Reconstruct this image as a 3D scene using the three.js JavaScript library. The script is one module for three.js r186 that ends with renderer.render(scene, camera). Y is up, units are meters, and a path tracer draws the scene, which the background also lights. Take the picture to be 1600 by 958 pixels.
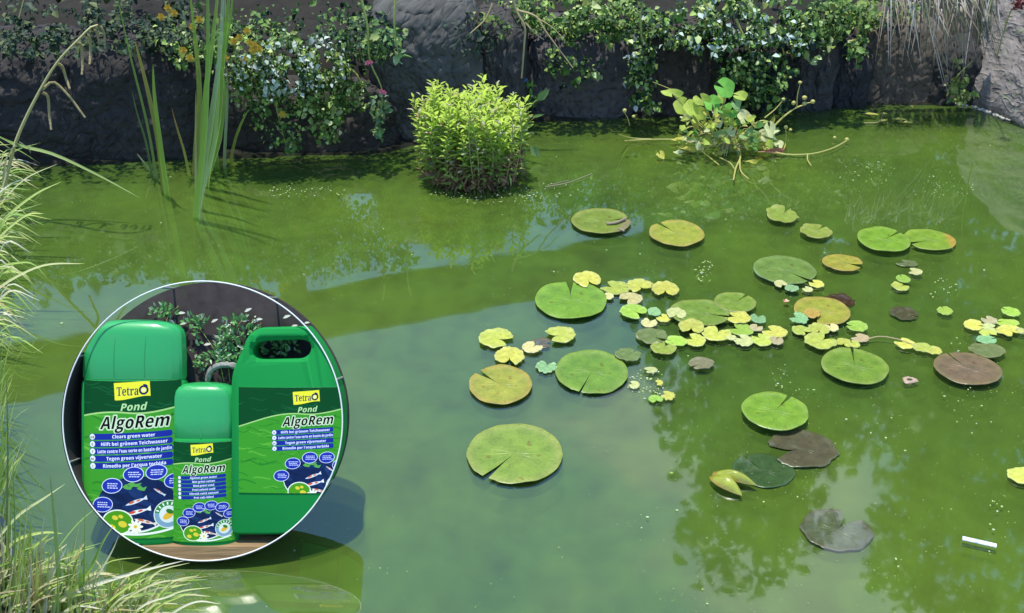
import * as THREE from 'three';
import { ImprovedNoise } from 'three/addons/math/ImprovedNoise.js';
import { mergeVertices, mergeGeometries, toCreasedNormals } from 'three/addons/utils/BufferGeometryUtils.js';
import { Brush, Evaluator, INTERSECTION } from 'three-bvh-csg';

// ---------------------------------------------------------------- camera, sky, sun, exposure
const H = 1.2, PITCH = -31 * Math.PI / 180, F = 1720;            // eye height, tilt, focal length in px of a 1600 wide picture
const scene = new THREE.Scene();
const camera = new THREE.PerspectiveCamera(2 * Math.atan(479 / F) * 180 / Math.PI, 1600 / 958, 0.05, 400);
camera.position.set(0, H, 0); camera.rotation.set(PITCH, 0, 0); scene.add(camera);
const renderer = new THREE.WebGLRenderer({ antialias: true });
renderer.setSize(1024, 613);
renderer.toneMapping = THREE.LinearToneMapping; renderer.toneMappingExposure = 1.1;
renderer.shadowMap.enabled = true; renderer.shadowMap.type = THREE.PCFSoftShadowMap;

const noise = new ImprovedNoise();
const n3 = (x, y, z = 0) => noise.noise(x, y, z);
function fbm(x, y, z = 0, o = 4) { let s = 0, a = 0.5, f = 1; for (let i = 0; i < o; i++) { s += a * n3(x * f + i * 17.3, y * f + i * 9.1, z * f + i * 5.7); a *= 0.5; f *= 2.03; } return s; }
function rng(seed) { let a = seed >>> 0; return () => { a = (a + 0x6D2B79F5) | 0; let t = Math.imul(a ^ (a >>> 15), 1 | a); t = (t + Math.imul(t ^ (t >>> 7), 61 | t)) ^ t; return ((t ^ (t >>> 14)) >>> 0) / 4294967296; }; }
const lerp = (a, b, t) => a + (b - a) * t, clamp = (x, a, b) => Math.min(b, Math.max(a, x));
const sstep = (a, b, x) => { const t = clamp((x - a) / (b - a), 0, 1); return t * t * (3 - 2 * t); };

{ // blue summer sky, hazy low down, with scattered white clouds
  const w = 1024, h = 512, d = new Float32Array(w * h * 4);
  for (let j = 0; j < h; j++) { const el = ((j + 0.5) / h - 0.5) * Math.PI, se = Math.sin(el), ce = Math.cos(el);
    for (let i = 0; i < w; i++) { const az = ((i + 0.5) / w) * Math.PI * 2, x = ce * Math.cos(az), z = ce * Math.sin(az);
      const t = Math.pow(clamp(1 - Math.max(se, 0), 0, 1), 1.6);
      let r = lerp(0.16, 0.50, t), g = lerp(0.38, 0.78, t), b = lerp(0.88, 1.12, t);
      const c = sstep(0.06, 0.34, fbm(x * 2.2 + 3.1, se * 4.4 + 1.7, z * 2.2 + 8.2, 5)) * sstep(-0.02, 0.12, se) * 0.75;
      r = lerp(r, 1.15, c); g = lerp(g, 1.17, c); b = lerp(b, 1.2, c);
      const k = (j * w + i) * 4; d[k] = r; d[k + 1] = g; d[k + 2] = b; d[k + 3] = 1; } }
  const sky = new THREE.DataTexture(d, w, h, THREE.RGBAFormat, THREE.FloatType);
  sky.mapping = THREE.EquirectangularReflectionMapping; sky.magFilter = THREE.LinearFilter; sky.wrapS = THREE.RepeatWrapping; sky.needsUpdate = true;
  scene.background = sky; scene.environment = sky; scene.backgroundIntensity = scene.environmentIntensity = 1.02;
}
const SUN = new THREE.Vector3(-0.09, 0.95, -0.11).normalize();
const sun = new THREE.DirectionalLight(new THREE.Color(1, 0.95, 0.86), 4.7);
sun.position.copy(SUN).multiplyScalar(20); sun.castShadow = true; sun.shadow.mapSize.set(4096, 4096);
Object.assign(sun.shadow.camera, { left: -6, right: 6, top: 6, bottom: -6, near: 1, far: 40 }); sun.shadow.radius = 2;
scene.add(sun, sun.target);

// ---------------------------------------------------------------- helpers
const cp = Math.cos(PITCH), sp = Math.sin(PITCH);
function ray(px, py) { const x = (px - 800) / F, y = -(py - 479) / F; return [x, y * cp + sp, y * sp - cp]; }
function W(px, py, y = 0) { const [a, b, c] = ray(px, py), t = (y - H) / b; return new THREE.Vector3(a * t, y, c * t); }   // the spot on a level plane
function V(px, py, depth) { const [a, b, c] = ray(px, py), t = depth / -c; return new THREE.Vector3(a * t, H + b * t, -depth); } // the spot on an upright plane
function pxm(p) { return p.distanceTo(camera.position) / F; }     // metres per px at a point
const used = {};
function numbered(n) { const k = used[n] = (used[n] ?? -1) + 1; return k ? `${n}_${String(k).padStart(3, '0')}` : n; }
function tag(o, label, category, group) { o.userData.label = label; o.userData.category = category; if (group) o.userData.group = group; return o; }
function shade(o) { o.castShadow = true; o.receiveShadow = true; return o; }
function mesh(name, geo, mat, parent = scene) { const m = shade(new THREE.Mesh(geo, mat)); m.name = parent === scene ? numbered(name) : name; parent.add(m); return m; }
function thing(name, label, category, pos, group) { const g = new THREE.Group(); g.name = numbered(name); if (pos) g.position.copy(pos); scene.add(g); return tag(g, label, category, group); }
function part(name, geo, mat, parent, stuff) { geo.translate(-parent.position.x, -parent.position.y, -parent.position.z); const m = mesh(name, geo, mat, parent); if (stuff) m.userData.kind = 'stuff'; return m; }
function finish(pos, idx, col, uv) { const g = new THREE.BufferGeometry(); g.setAttribute('position', new THREE.Float32BufferAttribute(pos, 3)); if (col) g.setAttribute('color', new THREE.Float32BufferAttribute(col, 3)); if (uv) g.setAttribute('uv', new THREE.Float32BufferAttribute(uv, 2)); g.setIndex(idx); g.computeVertexNormals(); return g; }

class Leaves {                                                     // gathers folded leaves and blades into one geometry
  constructor() { this.p = []; this.i = []; this.c = []; }
  leaf(b, dir, nrm, len, wid, col, fold = 0.25, curl = 0.15) {
    const d = dir.clone().normalize(), s = new THREE.Vector3().crossVectors(d, nrm).normalize(), n = new THREE.Vector3().crossVectors(s, d), k = this.p.length / 3;
    const put = (a, w, u) => { this.p.push(b.x + d.x * a + s.x * w + n.x * u, b.y + d.y * a + s.y * w + n.y * u, b.z + d.z * a + s.z * w + n.z * u); this.c.push(col[0], col[1], col[2]); };
    put(0, 0, 0); put(len * 0.42, -wid / 2, wid * fold); put(len * 0.45, 0, 0); put(len * 0.42, wid / 2, wid * fold); put(len * 0.8, -wid * 0.3, wid * fold * 0.4 - len * curl * 0.5); put(len * 0.8, wid * 0.3, wid * fold * 0.4 - len * curl * 0.5); put(len, 0, -len * curl);
    for (const [a, e, f] of [[0, 2, 1], [0, 3, 2], [1, 2, 4], [2, 3, 5], [2, 6, 4], [2, 5, 6]]) this.i.push(k + a, k + e, k + f);
  }
  blade(pts, w, col, tipcol = col, n = 10, facing = null, keel = 0.18, taper = 0.75) {  // a long narrow leaf along a curve
    const cv = new THREE.CatmullRomCurve3(pts), k = this.p.length / 3, h3 = Math.sin(pts[0].x * 911 + pts[pts.length - 1].y * 577 + w * 3e4), up = facing || new THREE.Vector3(h3 * 0.5, 1, 0.35);
    for (let i = 0; i <= n; i++) { const t = i / n, q = cv.getPoint(t), d = cv.getTangent(t), s = new THREE.Vector3().crossVectors(d, up).normalize(), m = new THREE.Vector3().crossVectors(s, d);
      const ww = w * 0.5 * Math.pow(clamp((1 - t) / 0.999, 0, 1), taper) * (t < 0.1 ? 0.75 + 2.5 * t : 1) + 0.0002;
      for (const e of [-1, 0, 1]) { this.p.push(q.x + s.x * ww * e - m.x * ww * keel * (e ? -1 : 1), q.y + s.y * ww * e - m.y * ww * keel * (e ? -1 : 1), q.z + s.z * ww * e - m.z * ww * keel * (e ? -1 : 1));
        const v = 1 + 0.12 * e; this.c.push(lerp(col[0], tipcol[0], t) * v, lerp(col[1], tipcol[1], t) * v, lerp(col[2], tipcol[2], t) * v); }
      if (i < n) for (const e of [0, 1]) { const a = k + i * 3 + e; this.i.push(a, a + 1, a + 3, a + 1, a + 4, a + 3); } }
  }
  build() { return finish(this.p, this.i, this.c); }
}
function tube(pts, r0, r1 = r0, seg = 12, rad = 6) {               // a tapered round stem
  const cv = new THREE.CatmullRomCurve3(pts), g = new THREE.TubeGeometry(cv, seg, 1, rad, false), p = g.attributes.position, q = new THREE.Vector3();
  for (let i = 0; i <= seg; i++) { cv.getPointAt(i / seg, q); const r = lerp(r0, r1, i / seg); for (let j = 0; j <= rad; j++) { const k = i * (rad + 1) + j; p.setXYZ(k, q.x + (p.getX(k) - q.x) * r, q.y + (p.getY(k) - q.y) * r, q.z + (p.getZ(k) - q.z) * r); } }
  g.computeVertexNormals(); return g;
}
function texture(w, h, fn, srgb = false) {
  const d = new Uint8Array(w * h * 4);
  for (let y = 0; y < h; y++) for (let x = 0; x < w; x++) { const c = fn(x / w, y / h, x, y), k = (y * w + x) * 4; d[k] = clamp(c[0], 0, 1) * 255; d[k + 1] = clamp(c[1], 0, 1) * 255; d[k + 2] = clamp(c[2], 0, 1) * 255; d[k + 3] = 255; }
  const t = new THREE.DataTexture(d, w, h, THREE.RGBAFormat); t.wrapS = t.wrapT = THREE.RepeatWrapping; t.magFilter = THREE.LinearFilter; if (srgb) t.colorSpace = THREE.SRGBColorSpace; t.needsUpdate = true; return t;
}
// tiling noise: blends four shifted samples so that edges meet
function tile(f, x, y, s) { const u = x, v = y; return lerp(lerp(f(u * s, v * s), f((u - 1) * s, v * s), u), lerp(f(u * s, (v - 1) * s), f((u - 1) * s, (v - 1) * s), u), v); }
const mat = (o) => new THREE.MeshStandardMaterial(Object.assign({ roughness: 0.8, metalness: 0 }, o));
const phys = (o) => new THREE.MeshPhysicalMaterial(Object.assign({ roughness: 0.6, metalness: 0 }, o));

const rockBump = texture(512, 512, (u, v) => { const a = tile((x, y) => fbm(x, y, 1, 5), u, v, 7), c = tile((x, y) => 1 - Math.abs(n3(x, y, 4)), u, v, 12); const k = 0.5 + a * 0.9 - Math.pow(c, 10) * 0.35; return [k, k, k]; });
const rockTint = texture(512, 512, (u, v) => { const a = tile((x, y) => fbm(x, y, 9, 5), u, v, 6), b = tile((x, y) => fbm(x, y, 2, 3), u, v, 26), l = sstep(0.18, 0.3, tile((x, y) => fbm(x, y, 31, 4), u, v, 9)); const k = 0.62 + a * 0.55 + b * 0.5; const c = Math.pow(tile((x, y) => 1 - Math.abs(n3(x, y, 14)), u, v, 8), 14) * 0.3, q = k - c; return [q + l * 0.05, q + l * 0.26, q - l * 0.05]; });
const soilTint = texture(512, 512, (u, v) => { const a = tile((x, y) => fbm(x, y, 19, 5), u, v, 10), b = tile((x, y) => fbm(x, y, 2, 3), u, v, 40); const k = 0.55 + a * 0.8 + b * 0.6; return [k, k * 0.97, k * 0.92]; });
const leafMat = phys({ vertexColors: true, roughness: 0.55, specularIntensity: 0.5, side: THREE.DoubleSide });
const softLeaf = phys({ vertexColors: true, roughness: 0.8, transmission: 0.4, thickness: 0, side: THREE.DoubleSide });
const bladeMat = phys({ vertexColors: true, roughness: 0.7, transmission: 0.4, thickness: 0, side: THREE.DoubleSide });
const stemMat = mat({ color: new THREE.Color().setRGB(0.36, 0.40, 0.10), roughness: 0.6 });
const tanStem = mat({ color: new THREE.Color().setRGB(0.42, 0.34, 0.16), roughness: 0.7 });
const twigMat = mat({ color: new THREE.Color().setRGB(0.30, 0.24, 0.17), roughness: 0.85 });

// ---------------------------------------------------------------- ground, water, rocks
const SH = [[-700, 300], [-100, 262], [150, 252], [300, 246], [600, 235], [720, 205], [830, 186], [985, 182], [1150, 178], [1300, 166], [1450, 160], [1520, 161]].map(([x, y]) => W(x, y));
function zb(x) { if (x <= SH[0].x) return SH[0].z; for (let i = 1; i < SH.length; i++) if (x <= SH[i].x) return lerp(SH[i - 1].z, SH[i].z, (x - SH[i - 1].x) / (SH[i].x - SH[i - 1].x)); return SH[SH.length - 1].z; }
const LB = [[230, 1100], [150, 958], [80, 900], [20, 840], [-25, 760], [-40, 600], [-35, 450], [-15, 350], [-20, 240], [-20, 200]].map(([x, y]) => W(x, y));
function xl(z) { if (z >= LB[0].z) return LB[0].x + (z - LB[0].z) * 0.6; for (let i = 1; i < LB.length; i++) if (z >= LB[i].z) return lerp(LB[i - 1].x, LB[i].x, (z - LB[i - 1].z) / (LB[i].z - LB[i - 1].z)); return LB[LB.length - 1].x; }
function groundY(x, z) {
  const n = fbm(x * 3.1, z * 3.1, 2, 4) * 0.05, far = fbm(x * 0.2, z * 0.2, 5, 3) * 0.6;
  const d = zb(x) - z, back = d < 0 ? -0.3 * sstep(0, 0.1, -d) : 0.2 * sstep(0.02, 0.2, d) + 0.07 * sstep(0.2, 0.8, d) + 0.06 * Math.max(0, d - 0.4) / (1 + 0.06 * d);
  const dl = xl(z) - x, left = dl < 0 ? -0.3 * sstep(0, 0.12, -dl) : 0.05 * sstep(0, 0.15, dl) + 0.05 * sstep(0.2, 1, dl);
  const dr = x - (1.62 + 0.3 * sstep(-2.6, -1, z)), right = dr < 0 ? -0.3 * sstep(0, 0.12, -dr) : 0.2 * sstep(0, 0.3, dr) + 0.1 * sstep(0.3, 1, dr);
  const dn = z + 0.72, near = dn < 0 ? -0.3 * sstep(0, 0.3, -dn) : 0.06 * sstep(0, 0.3, dn);
  const y = Math.max(back, left, right, near); return y + n * (y > 0 ? 1 : 0.4) + (Math.abs(d) > 4 ? far * sstep(4, 12, Math.abs(d)) : 0);
}
{
  const ax = [], az = []; const grade = (c, near, far) => { const o = []; for (let t = -1; t <= 1.0001; t += 0.008) o.push(c + near * t + (far - near) * Math.pow(Math.abs(t), 5) * Math.sign(t)); return o; };
  const xs = grade(0, 3.2, 70), zs = grade(-2.4, 2.6, 70), pos = [], uv = [], idx = [];
  for (const z of zs) for (const x of xs) { pos.push(x, groundY(x, z), z); uv.push(x / 1.2, z / 1.2); }
  for (let j = 0; j + 1 < zs.length; j++) for (let i = 0; i + 1 < xs.length; i++) { const a = j * xs.length + i, b = a + xs.length; idx.push(a, b, a + 1, a + 1, b, b + 1); }
  const g = mesh('ground', finish(pos, idx, null, uv), mat({ color: new THREE.Color().setRGB(0.028, 0.024, 0.017), map: soilTint, bumpMap: rockBump, bumpScale: 0.012, roughness: 0.95 })); g.userData.kind = 'structure';
}
{ // still, algae-green water: opaque with suspended algae, mirror-smooth on top
  const S = 1024, tint = texture(S, S, (u, v) => {
    const a = tile((x, y) => fbm(x, y, 3, 4), u, v, 5), b = tile((x, y) => fbm(x, y, 13, 3), u, v, 22), c = tile((x, y) => fbm(x, y, 23, 3), u, v, 70), s = sstep(0.22, 0.34, tile((x, y) => fbm(x, y * 0.6, 43, 3), u, v, 55)) * sstep(0, 0.2, tile((x, y) => fbm(x, y, 53, 3), u, v, 6));
    const k = 0.74 + a * 0.40 + b * 0.44 + c * 0.4; return [k * (0.95 + a * 0.35 - b * 0.1) + s * 0.10, k + s * 0.12, k * (0.9 - a * 0.5) + s * 0.16]; });
  const rip = texture(S, S, (u, v) => { const k = 0.5 + tile((x, y) => fbm(x, y, 6, 2), u, v, 9) * 0.7 + tile((x, y) => n3(x, y, 8), u, v, 40) * 0.06; return [k, k, k]; });
  const g = new THREE.PlaneGeometry(6, 4.4, 120, 88); g.rotateX(-Math.PI / 2); g.translate(0.3, 0, -1.6);
  const p = g.attributes.position, uv = g.attributes.uv; for (let i = 0; i < p.count; i++) uv.setXY(i, p.getX(i) / 2.6, p.getZ(i) / 2.6);
  const bed = g.clone(), bp = bed.attributes.position; for (let i = 0; i < bp.count; i++) bp.setY(i, -0.062 + 0.02 * fbm(bp.getX(i) * 2.2, bp.getZ(i) * 2.2, 7, 3)); bed.computeVertexNormals();
  const bd = mesh('pond_bed', bed, mat({ color: new THREE.Color().setRGB(0.145, 0.222, 0.028), map: tint, roughness: 1 })); bd.userData.kind = 'structure';
  for (const [y, op, k] of [[-0.007, 0.5, 1], [-0.026, 0.5, 1.02]]) { // veils of suspended algae
    const al = g.clone(); al.translate(0, y, 0); const am = mesh('algae_cloud', al, mat({ color: new THREE.Color().setRGB(0.16 * k, 0.243 * k, 0.031), map: tint, roughness: 1, transparent: true, opacity: op, side: THREE.DoubleSide })); am.userData.kind = 'structure'; }
  const w = mesh('pond_water', g, phys({ color: new THREE.Color().setRGB(0.92, 1, 0.9), bumpMap: rip, bumpScale: 0.0014, roughness: 0.03, ior: 1.95, transmission: 1, thickness: 0 })); w.userData.kind = 'structure';
}
const ico = mergeVertices((() => { const g = new THREE.IcosahedronGeometry(1, 34); g.deleteAttribute('uv'); g.deleteAttribute('normal'); return g; })(), 1e-4);
function boulder(label, x0, x1, yt, yb, depth, color, o = {}) {
  const g = ico.clone(), p = g.attributes.position, base = W((x0 + x1) / 2, yb); base.z = Math.min(base.z, o.front ?? base.z);
  const hw = (x1 - x0) / 2 * pxm(base) * 1.04, top = V((x0 + x1) / 2, yt, -base.z + depth * 0.15).y, lo = -0.1, hh = (top - lo) / 2, cy = (top + lo) / 2, e = o.e ?? 4, sd = o.seed ?? x0 * 0.37;
  const c = new THREE.Vector3(base.x, cy, base.z - depth / 2), uv = [], q = new THREE.Vector3(), rough = o.rough ?? 0.14, sk = o.skew ?? 0;
  for (let i = 0; i < p.count; i++) { q.fromBufferAttribute(p, i).normalize();
    const r = Math.pow(Math.abs(q.x) ** e + Math.abs(q.y) ** e + Math.abs(q.z) ** e, -1 / e), x = q.x * r, y = q.y * r, z = q.z * r;
    const m = 1 + rough * (fbm(x * 1.3 + sd, y * 1.3, z * 1.3, 3) * 1.6) + rough * 0.6 * (0.5 - Math.abs(fbm(x * 3 + sd, y * 3 + 7, z * 3, 4)) * 2.2) + rough * 0.25 * fbm(x * 11, y * 11 + sd, z * 11, 3);
    const X = x * hw * m + sk * y * hh, Y = y * hh * (0.5 + 0.5 * m), Z = z * depth / 2 * m - (o.lean ?? 0.12) * (y + 1) * depth * 0.5;
    p.setXYZ(i, c.x + X, c.y + Y, c.z + Z); uv.push((X + Z * 0.8) / 0.35, (Y + Z * 0.6) / 0.35); }
  g.setAttribute('uv', new THREE.Float32BufferAttribute(uv, 2)); if (o.turn) { g.translate(-c.x, 0, -c.z); g.rotateY(o.turn); g.translate(c.x, 0, c.z); } g.computeVertexNormals();
  const g2 = new THREE.Vector3(c.x, 0, c.z); g.translate(-g2.x, 0, -g2.z);
  const m = mesh('boulder', g, mat({ color: new THREE.Color().setRGB(...color), map: rockTint, bumpMap: rockBump, bumpScale: 0.02, roughness: 0.86 })); m.position.copy(g2);
  return tag(m, label, 'boulder', 'boulders edging the far bank of the pond');
}
const DK = [0.052, 0.047, 0.044];
boulder('large black boulder at the far left edge behind the drooping sedge stalk', -160, 130, 85, 254, 0.34, DK, { seed: 3 });
boulder('dark bluish boulder with a rounded top behind the short reed leaves', 112, 322, 72, 250, 0.3, DK, { seed: 8, rough: 0.12 });
boulder('low black boulder in shade under the pale trailing plant with yellow flowers', 318, 600, 140, 238, 0.22, [0.065, 0.056, 0.046], { seed: 13 });
boulder('tall smooth grey green boulder directly behind the bushy marsh plant', 584, 752, 6, 222, 0.3, [0.14, 0.14, 0.125], { seed: 21, rough: 0.07, skew: -0.05 });
boulder('narrow dark boulder wedged between the tall smooth one and the bluish one', 740, 822, 28, 205, 0.24, [0.085, 0.077, 0.07], { seed: 30 });
boulder('broad bluish grey boulder beneath the two dangling dead twigs', 812, 992, 52, 186, 0.3, [0.13, 0.118, 0.12], { seed: 37, rough: 0.09 });
boulder('dark brown flat faced boulder behind the left leaves of the marsh marigold', 996, 1135, 52, 180, 0.26, [0.09, 0.074, 0.062], { seed: 44 });
boulder('black boulder almost covered by the dense hanging ivy', 1120, 1250, 70, 172, 0.22, [0.025, 0.025, 0.025], { seed: 51 });
boulder('dark slate coloured boulder just right of the hanging ivy', 1232, 1305, 62, 172, 0.24, [0.085, 0.082, 0.08], { seed: 58 });
boulder('small black boulder left of the flat topped boulder under yellow green ivy', 1290, 1360, 72, 168, 0.22, [0.04, 0.04, 0.045], { seed: 63 });
boulder('squared boulder with a sunlit tan top and black front face', 1342, 1468, 44, 162, 0.3, [0.15, 0.12, 0.09], { seed: 71, rough: 0.06, e: 6, lean: 0.22 });
boulder('black boulder in the corner behind the hanging dry grass', 1455, 1535, 75, 162, 0.22, [0.04, 0.038, 0.034], { seed: 77 });
{ // big pale rock on the right, running towards the viewer
  const g = ico.clone(), p = g.attributes.position, uv = [], q = new THREE.Vector3();
  const A = W(1503, 160), B = W(1600, 192), along = B.clone().sub(A).normalize(), out = new THREE.Vector3(-along.z, 0, along.x);
  if (out.x < 0) out.negate();
  const c = A.clone().addScaledVector(along, 0.38).addScaledVector(out, 0.2); c.y = 0.2;
  for (let i = 0; i < p.count; i++) { q.fromBufferAttribute(p, i); const e = 3.2, r = Math.pow(Math.abs(q.x) ** e + Math.abs(q.y) ** e + Math.abs(q.z) ** e, -1 / e), x = q.x * r, y = q.y * r, z = q.z * r;
    const m = 1 + 0.13 * fbm(x * 1.7 + 90, y * 1.7, z * 1.7, 3) + 0.07 * (0.4 - Math.abs(fbm(x * 3.5, y * 6 + 40 + x * 2, z * 3.5, 4)) * 2) + 0.02 * fbm(x * 14, y * 14, z * 14, 3);
    const a = x * 0.5 * m, Y = y * 0.34 * m, o = z * 0.3 * m + 0.30 * (y + 1) * 0.55;
    p.setXYZ(i, along.x * a + out.x * o, c.y + Y, along.z * a + out.z * o); uv.push((a + o * 0.5) / 0.3, (Y + o * 0.7) / 0.3); }
  g.setAttribute('uv', new THREE.Float32BufferAttribute(uv, 2)); g.computeVertexNormals();
  const m = mesh('boulder', g, mat({ color: new THREE.Color().setRGB(0.36, 0.32, 0.29), map: rockTint, bumpMap: rockBump, bumpScale: 0.01, roughness: 0.9 })); m.position.set(c.x, 0, c.z);
  tag(m, 'large pale grey brown rock at the right edge sloping into the water', 'boulder', 'boulders edging the far bank of the pond');
  const R = rng(5), gs = []; for (let i = 0; i < 26; i++) { const t = i / 25, s = new THREE.IcosahedronGeometry(0.003 + R() * 0.004, 1), w = W(lerp(1490, 1610, t) + R() * 6, lerp(160, 197, t) + R() * 4 - 1); s.scale(1.3, 0.7, 1); s.translate(w.x, 0.003, w.z); gs.push(s); }
  const pb = mesh('pebbles', mergeGeometries(gs), mat({ color: new THREE.Color().setRGB(0.42, 0.39, 0.33) })); pb.userData.kind = 'stuff'; tag(pb, 'line of tiny pale pebbles along the foot of the right rock', 'pebbles');
}

// ---------------------------------------------------------------- far bank planting
const vr = (R) => new THREE.Vector3(R() * 2 - 1, R() * 2 - 1, R() * 2 - 1);
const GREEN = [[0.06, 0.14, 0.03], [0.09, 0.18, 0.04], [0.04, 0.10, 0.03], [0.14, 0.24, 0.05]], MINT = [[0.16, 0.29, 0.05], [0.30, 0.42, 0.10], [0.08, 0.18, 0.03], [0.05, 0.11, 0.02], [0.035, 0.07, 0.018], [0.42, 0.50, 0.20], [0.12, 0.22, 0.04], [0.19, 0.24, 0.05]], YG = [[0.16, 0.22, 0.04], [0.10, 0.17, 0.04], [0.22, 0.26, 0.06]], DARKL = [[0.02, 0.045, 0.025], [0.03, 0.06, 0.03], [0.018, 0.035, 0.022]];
function foliage(name, label, cat, seed, regions, pal, stemPx = [], o = {}) {
  const R = rng(seed), L = new Leaves(), r0 = regions[0], b = V(r0[0], r0[1], 3.1), t = thing(name, label, cat, new THREE.Vector3(b.x, 0, zb(b.x)), o.group);
  for (const [cx, cy, rx, ry, n, off = 0.04, th = 0.1, p = pal] of regions) for (let i = 0; i < n * 2; i++) {
    const a = R() * 6.283, k = Math.sqrt(R()) * (0.8 + R() * 0.35), px = cx + Math.cos(a) * rx * k, py = cy + Math.sin(a) * ry * k, x0 = V(px, py, 3.05).x, z = zb(x0) + off + (R() - 0.3) * th - (py < 70 ? R() * 0.4 * (1 - py / 70) : 0), q = V(px, py, -z);
    if (n3(px / 26 + seed, py / 22, seed) < (o.gap ?? -0.22) + 0.14) continue;
    if (q.y > 0.345) continue;
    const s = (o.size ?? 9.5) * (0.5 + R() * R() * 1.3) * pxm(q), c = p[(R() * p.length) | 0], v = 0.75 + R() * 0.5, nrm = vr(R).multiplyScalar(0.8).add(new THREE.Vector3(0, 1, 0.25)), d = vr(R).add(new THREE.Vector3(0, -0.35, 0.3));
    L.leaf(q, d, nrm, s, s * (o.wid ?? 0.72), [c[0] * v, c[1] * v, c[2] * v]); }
  part('foliage', L.build(), o.mat ?? leafMat, t, true);
  for (const pts of stemPx) part('stem', tube(pts.map(([x, y], i) => { const X = V(x, y, 3.05).x; return V(x, y, -(zb(X) + 0.07 + 0.01 * Math.sin(i))); }), (o.sr ?? 2) * 0.0018, 0.0012, 14, 5), o.stem ?? stemMat, t);
  return t;
}
function blossom(t, px, py, r, col, off = 0.12, n = 6) {             // a small open flower facing out
  const x0 = V(px, py, 3.05).x, q = V(px, py, -(zb(x0) + off)), L = new Leaves(), s = r * pxm(q);
  for (let i = 0; i < n; i++) { const a = i / n * 6.283; L.leaf(q, new THREE.Vector3(Math.cos(a), Math.sin(a), 0.35), new THREE.Vector3(0, 0.3, 1), s, s * 0.75, col, 0.1, -0.1); }
  part('flower', L.build(), softLeaf, t);
}
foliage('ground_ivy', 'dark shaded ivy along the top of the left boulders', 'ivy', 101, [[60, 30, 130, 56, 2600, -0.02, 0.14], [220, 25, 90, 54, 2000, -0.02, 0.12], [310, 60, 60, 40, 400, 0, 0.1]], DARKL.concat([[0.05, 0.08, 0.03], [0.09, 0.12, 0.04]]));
{
  const t = foliage('trailing_plant', 'pale mint leaved trailing plant with yellow flowers spilling over the left bank', 'plant', 102,
    [[450, 120, 105, 55, 1500], [395, 70, 70, 60, 700], [520, 135, 55, 50, 420], [470, 45, 110, 45, 500, 0, 0.1, DARKL.concat(GREEN)], [300, 55, 55, 50, 420], [570, 45, 55, 55, 620, 0, 0.12, DARKL.concat(GREEN)], [455, 185, 70, 35, 130, 0.08, 0.05], [515, 185, 18, 40, 110, 0.1, 0.05], [450, 225, 25, 14, 50, 0.1, 0.04], [445, 95, 95, 60, 260, 0.1, 0.05, [[0.46, 0.52, 0.44], [0.36, 0.44, 0.34]]]], MINT,
    [[[470, 80], [500, 120], [512, 170], [516, 208]], [[440, 90], [430, 150], [446, 225]], [[530, 95], [560, 120], [566, 155]]], { gap: -0.36, size: 8.5 });
  const R = rng(9); for (const [x, y] of [[262, 12], [270, 20], [252, 26], [372, 58], [384, 48], [396, 70], [404, 76], [378, 92], [390, 66], [300, 42], [285, 78], [310, 30], [296, 90], [392, 78], [364, 64], [350, 90], [440, 178]]) blossom(t, x + R() * 3, y, 7, [0.62, 0.40, 0.03]);
}
{
  const t = foliage('wild_flower', 'spindly wild flower with pink petals hanging against the tall smooth boulder', 'flower', 103, [[572, 28, 20, 14, 26, 0.1, 0.04], [576, 60, 10, 16, 12, 0.1, 0.04], [618, 50, 18, 12, 18, 0.1, 0.04], [592, 170, 16, 24, 30, 0.1, 0.04], [620, 85, 9, 8, 6, 0.1, 0.04], [590, 202, 9, 10, 10, 0.1, 0.04]], [[0.20, 0.30, 0.16], [0.12, 0.24, 0.08], [0.2, 0.26, 0.08]],
    [[[565, 0], [574, 40], [578, 95], [597, 142], [590, 205]], [[618, -5], [616, 40], [622, 85]]], { gap: -1, size: 13 });
  for (const [x, y] of [[574, 98], [579, 97], [596, 142], [600, 144]]) blossom(t, x, y, 5, [0.62, 0.16, 0.24], 0.14, 5);
}
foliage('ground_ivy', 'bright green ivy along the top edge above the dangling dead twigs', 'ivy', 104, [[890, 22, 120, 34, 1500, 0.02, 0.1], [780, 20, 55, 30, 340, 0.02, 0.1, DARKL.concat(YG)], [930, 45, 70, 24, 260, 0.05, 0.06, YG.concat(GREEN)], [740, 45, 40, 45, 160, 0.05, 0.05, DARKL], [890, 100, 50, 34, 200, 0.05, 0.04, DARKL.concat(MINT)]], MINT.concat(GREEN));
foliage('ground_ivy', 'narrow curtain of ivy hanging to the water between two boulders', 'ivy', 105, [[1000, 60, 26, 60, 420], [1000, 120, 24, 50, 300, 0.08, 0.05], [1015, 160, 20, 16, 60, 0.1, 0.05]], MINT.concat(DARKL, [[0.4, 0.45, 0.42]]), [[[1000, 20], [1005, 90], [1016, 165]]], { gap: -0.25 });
foliage('ground_ivy', 'dense mass of ivy hanging to the waterline behind the marsh marigold', 'ivy', 106, [[1160, 40, 130, 50, 2600], [1180, 105, 60, 60, 900, 0.06, 0.07], [1200, 130, 35, 50, 300, 0.1, 0.05], [1070, 45, 70, 30, 460], [1280, 30, 60, 36, 560], [1260, 60, 30, 40, 160, 0.08, 0.05], [1160, 40, 130, 50, 260, 0.1, 0.05, [[0.4, 0.5, 0.42]]]], MINT.concat(GREEN, DARKL), [[[1150, 30], [1175, 90], [1190, 160]], [[1215, 40], [1225, 90], [1222, 140]]], { gap: -0.26 });
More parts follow.
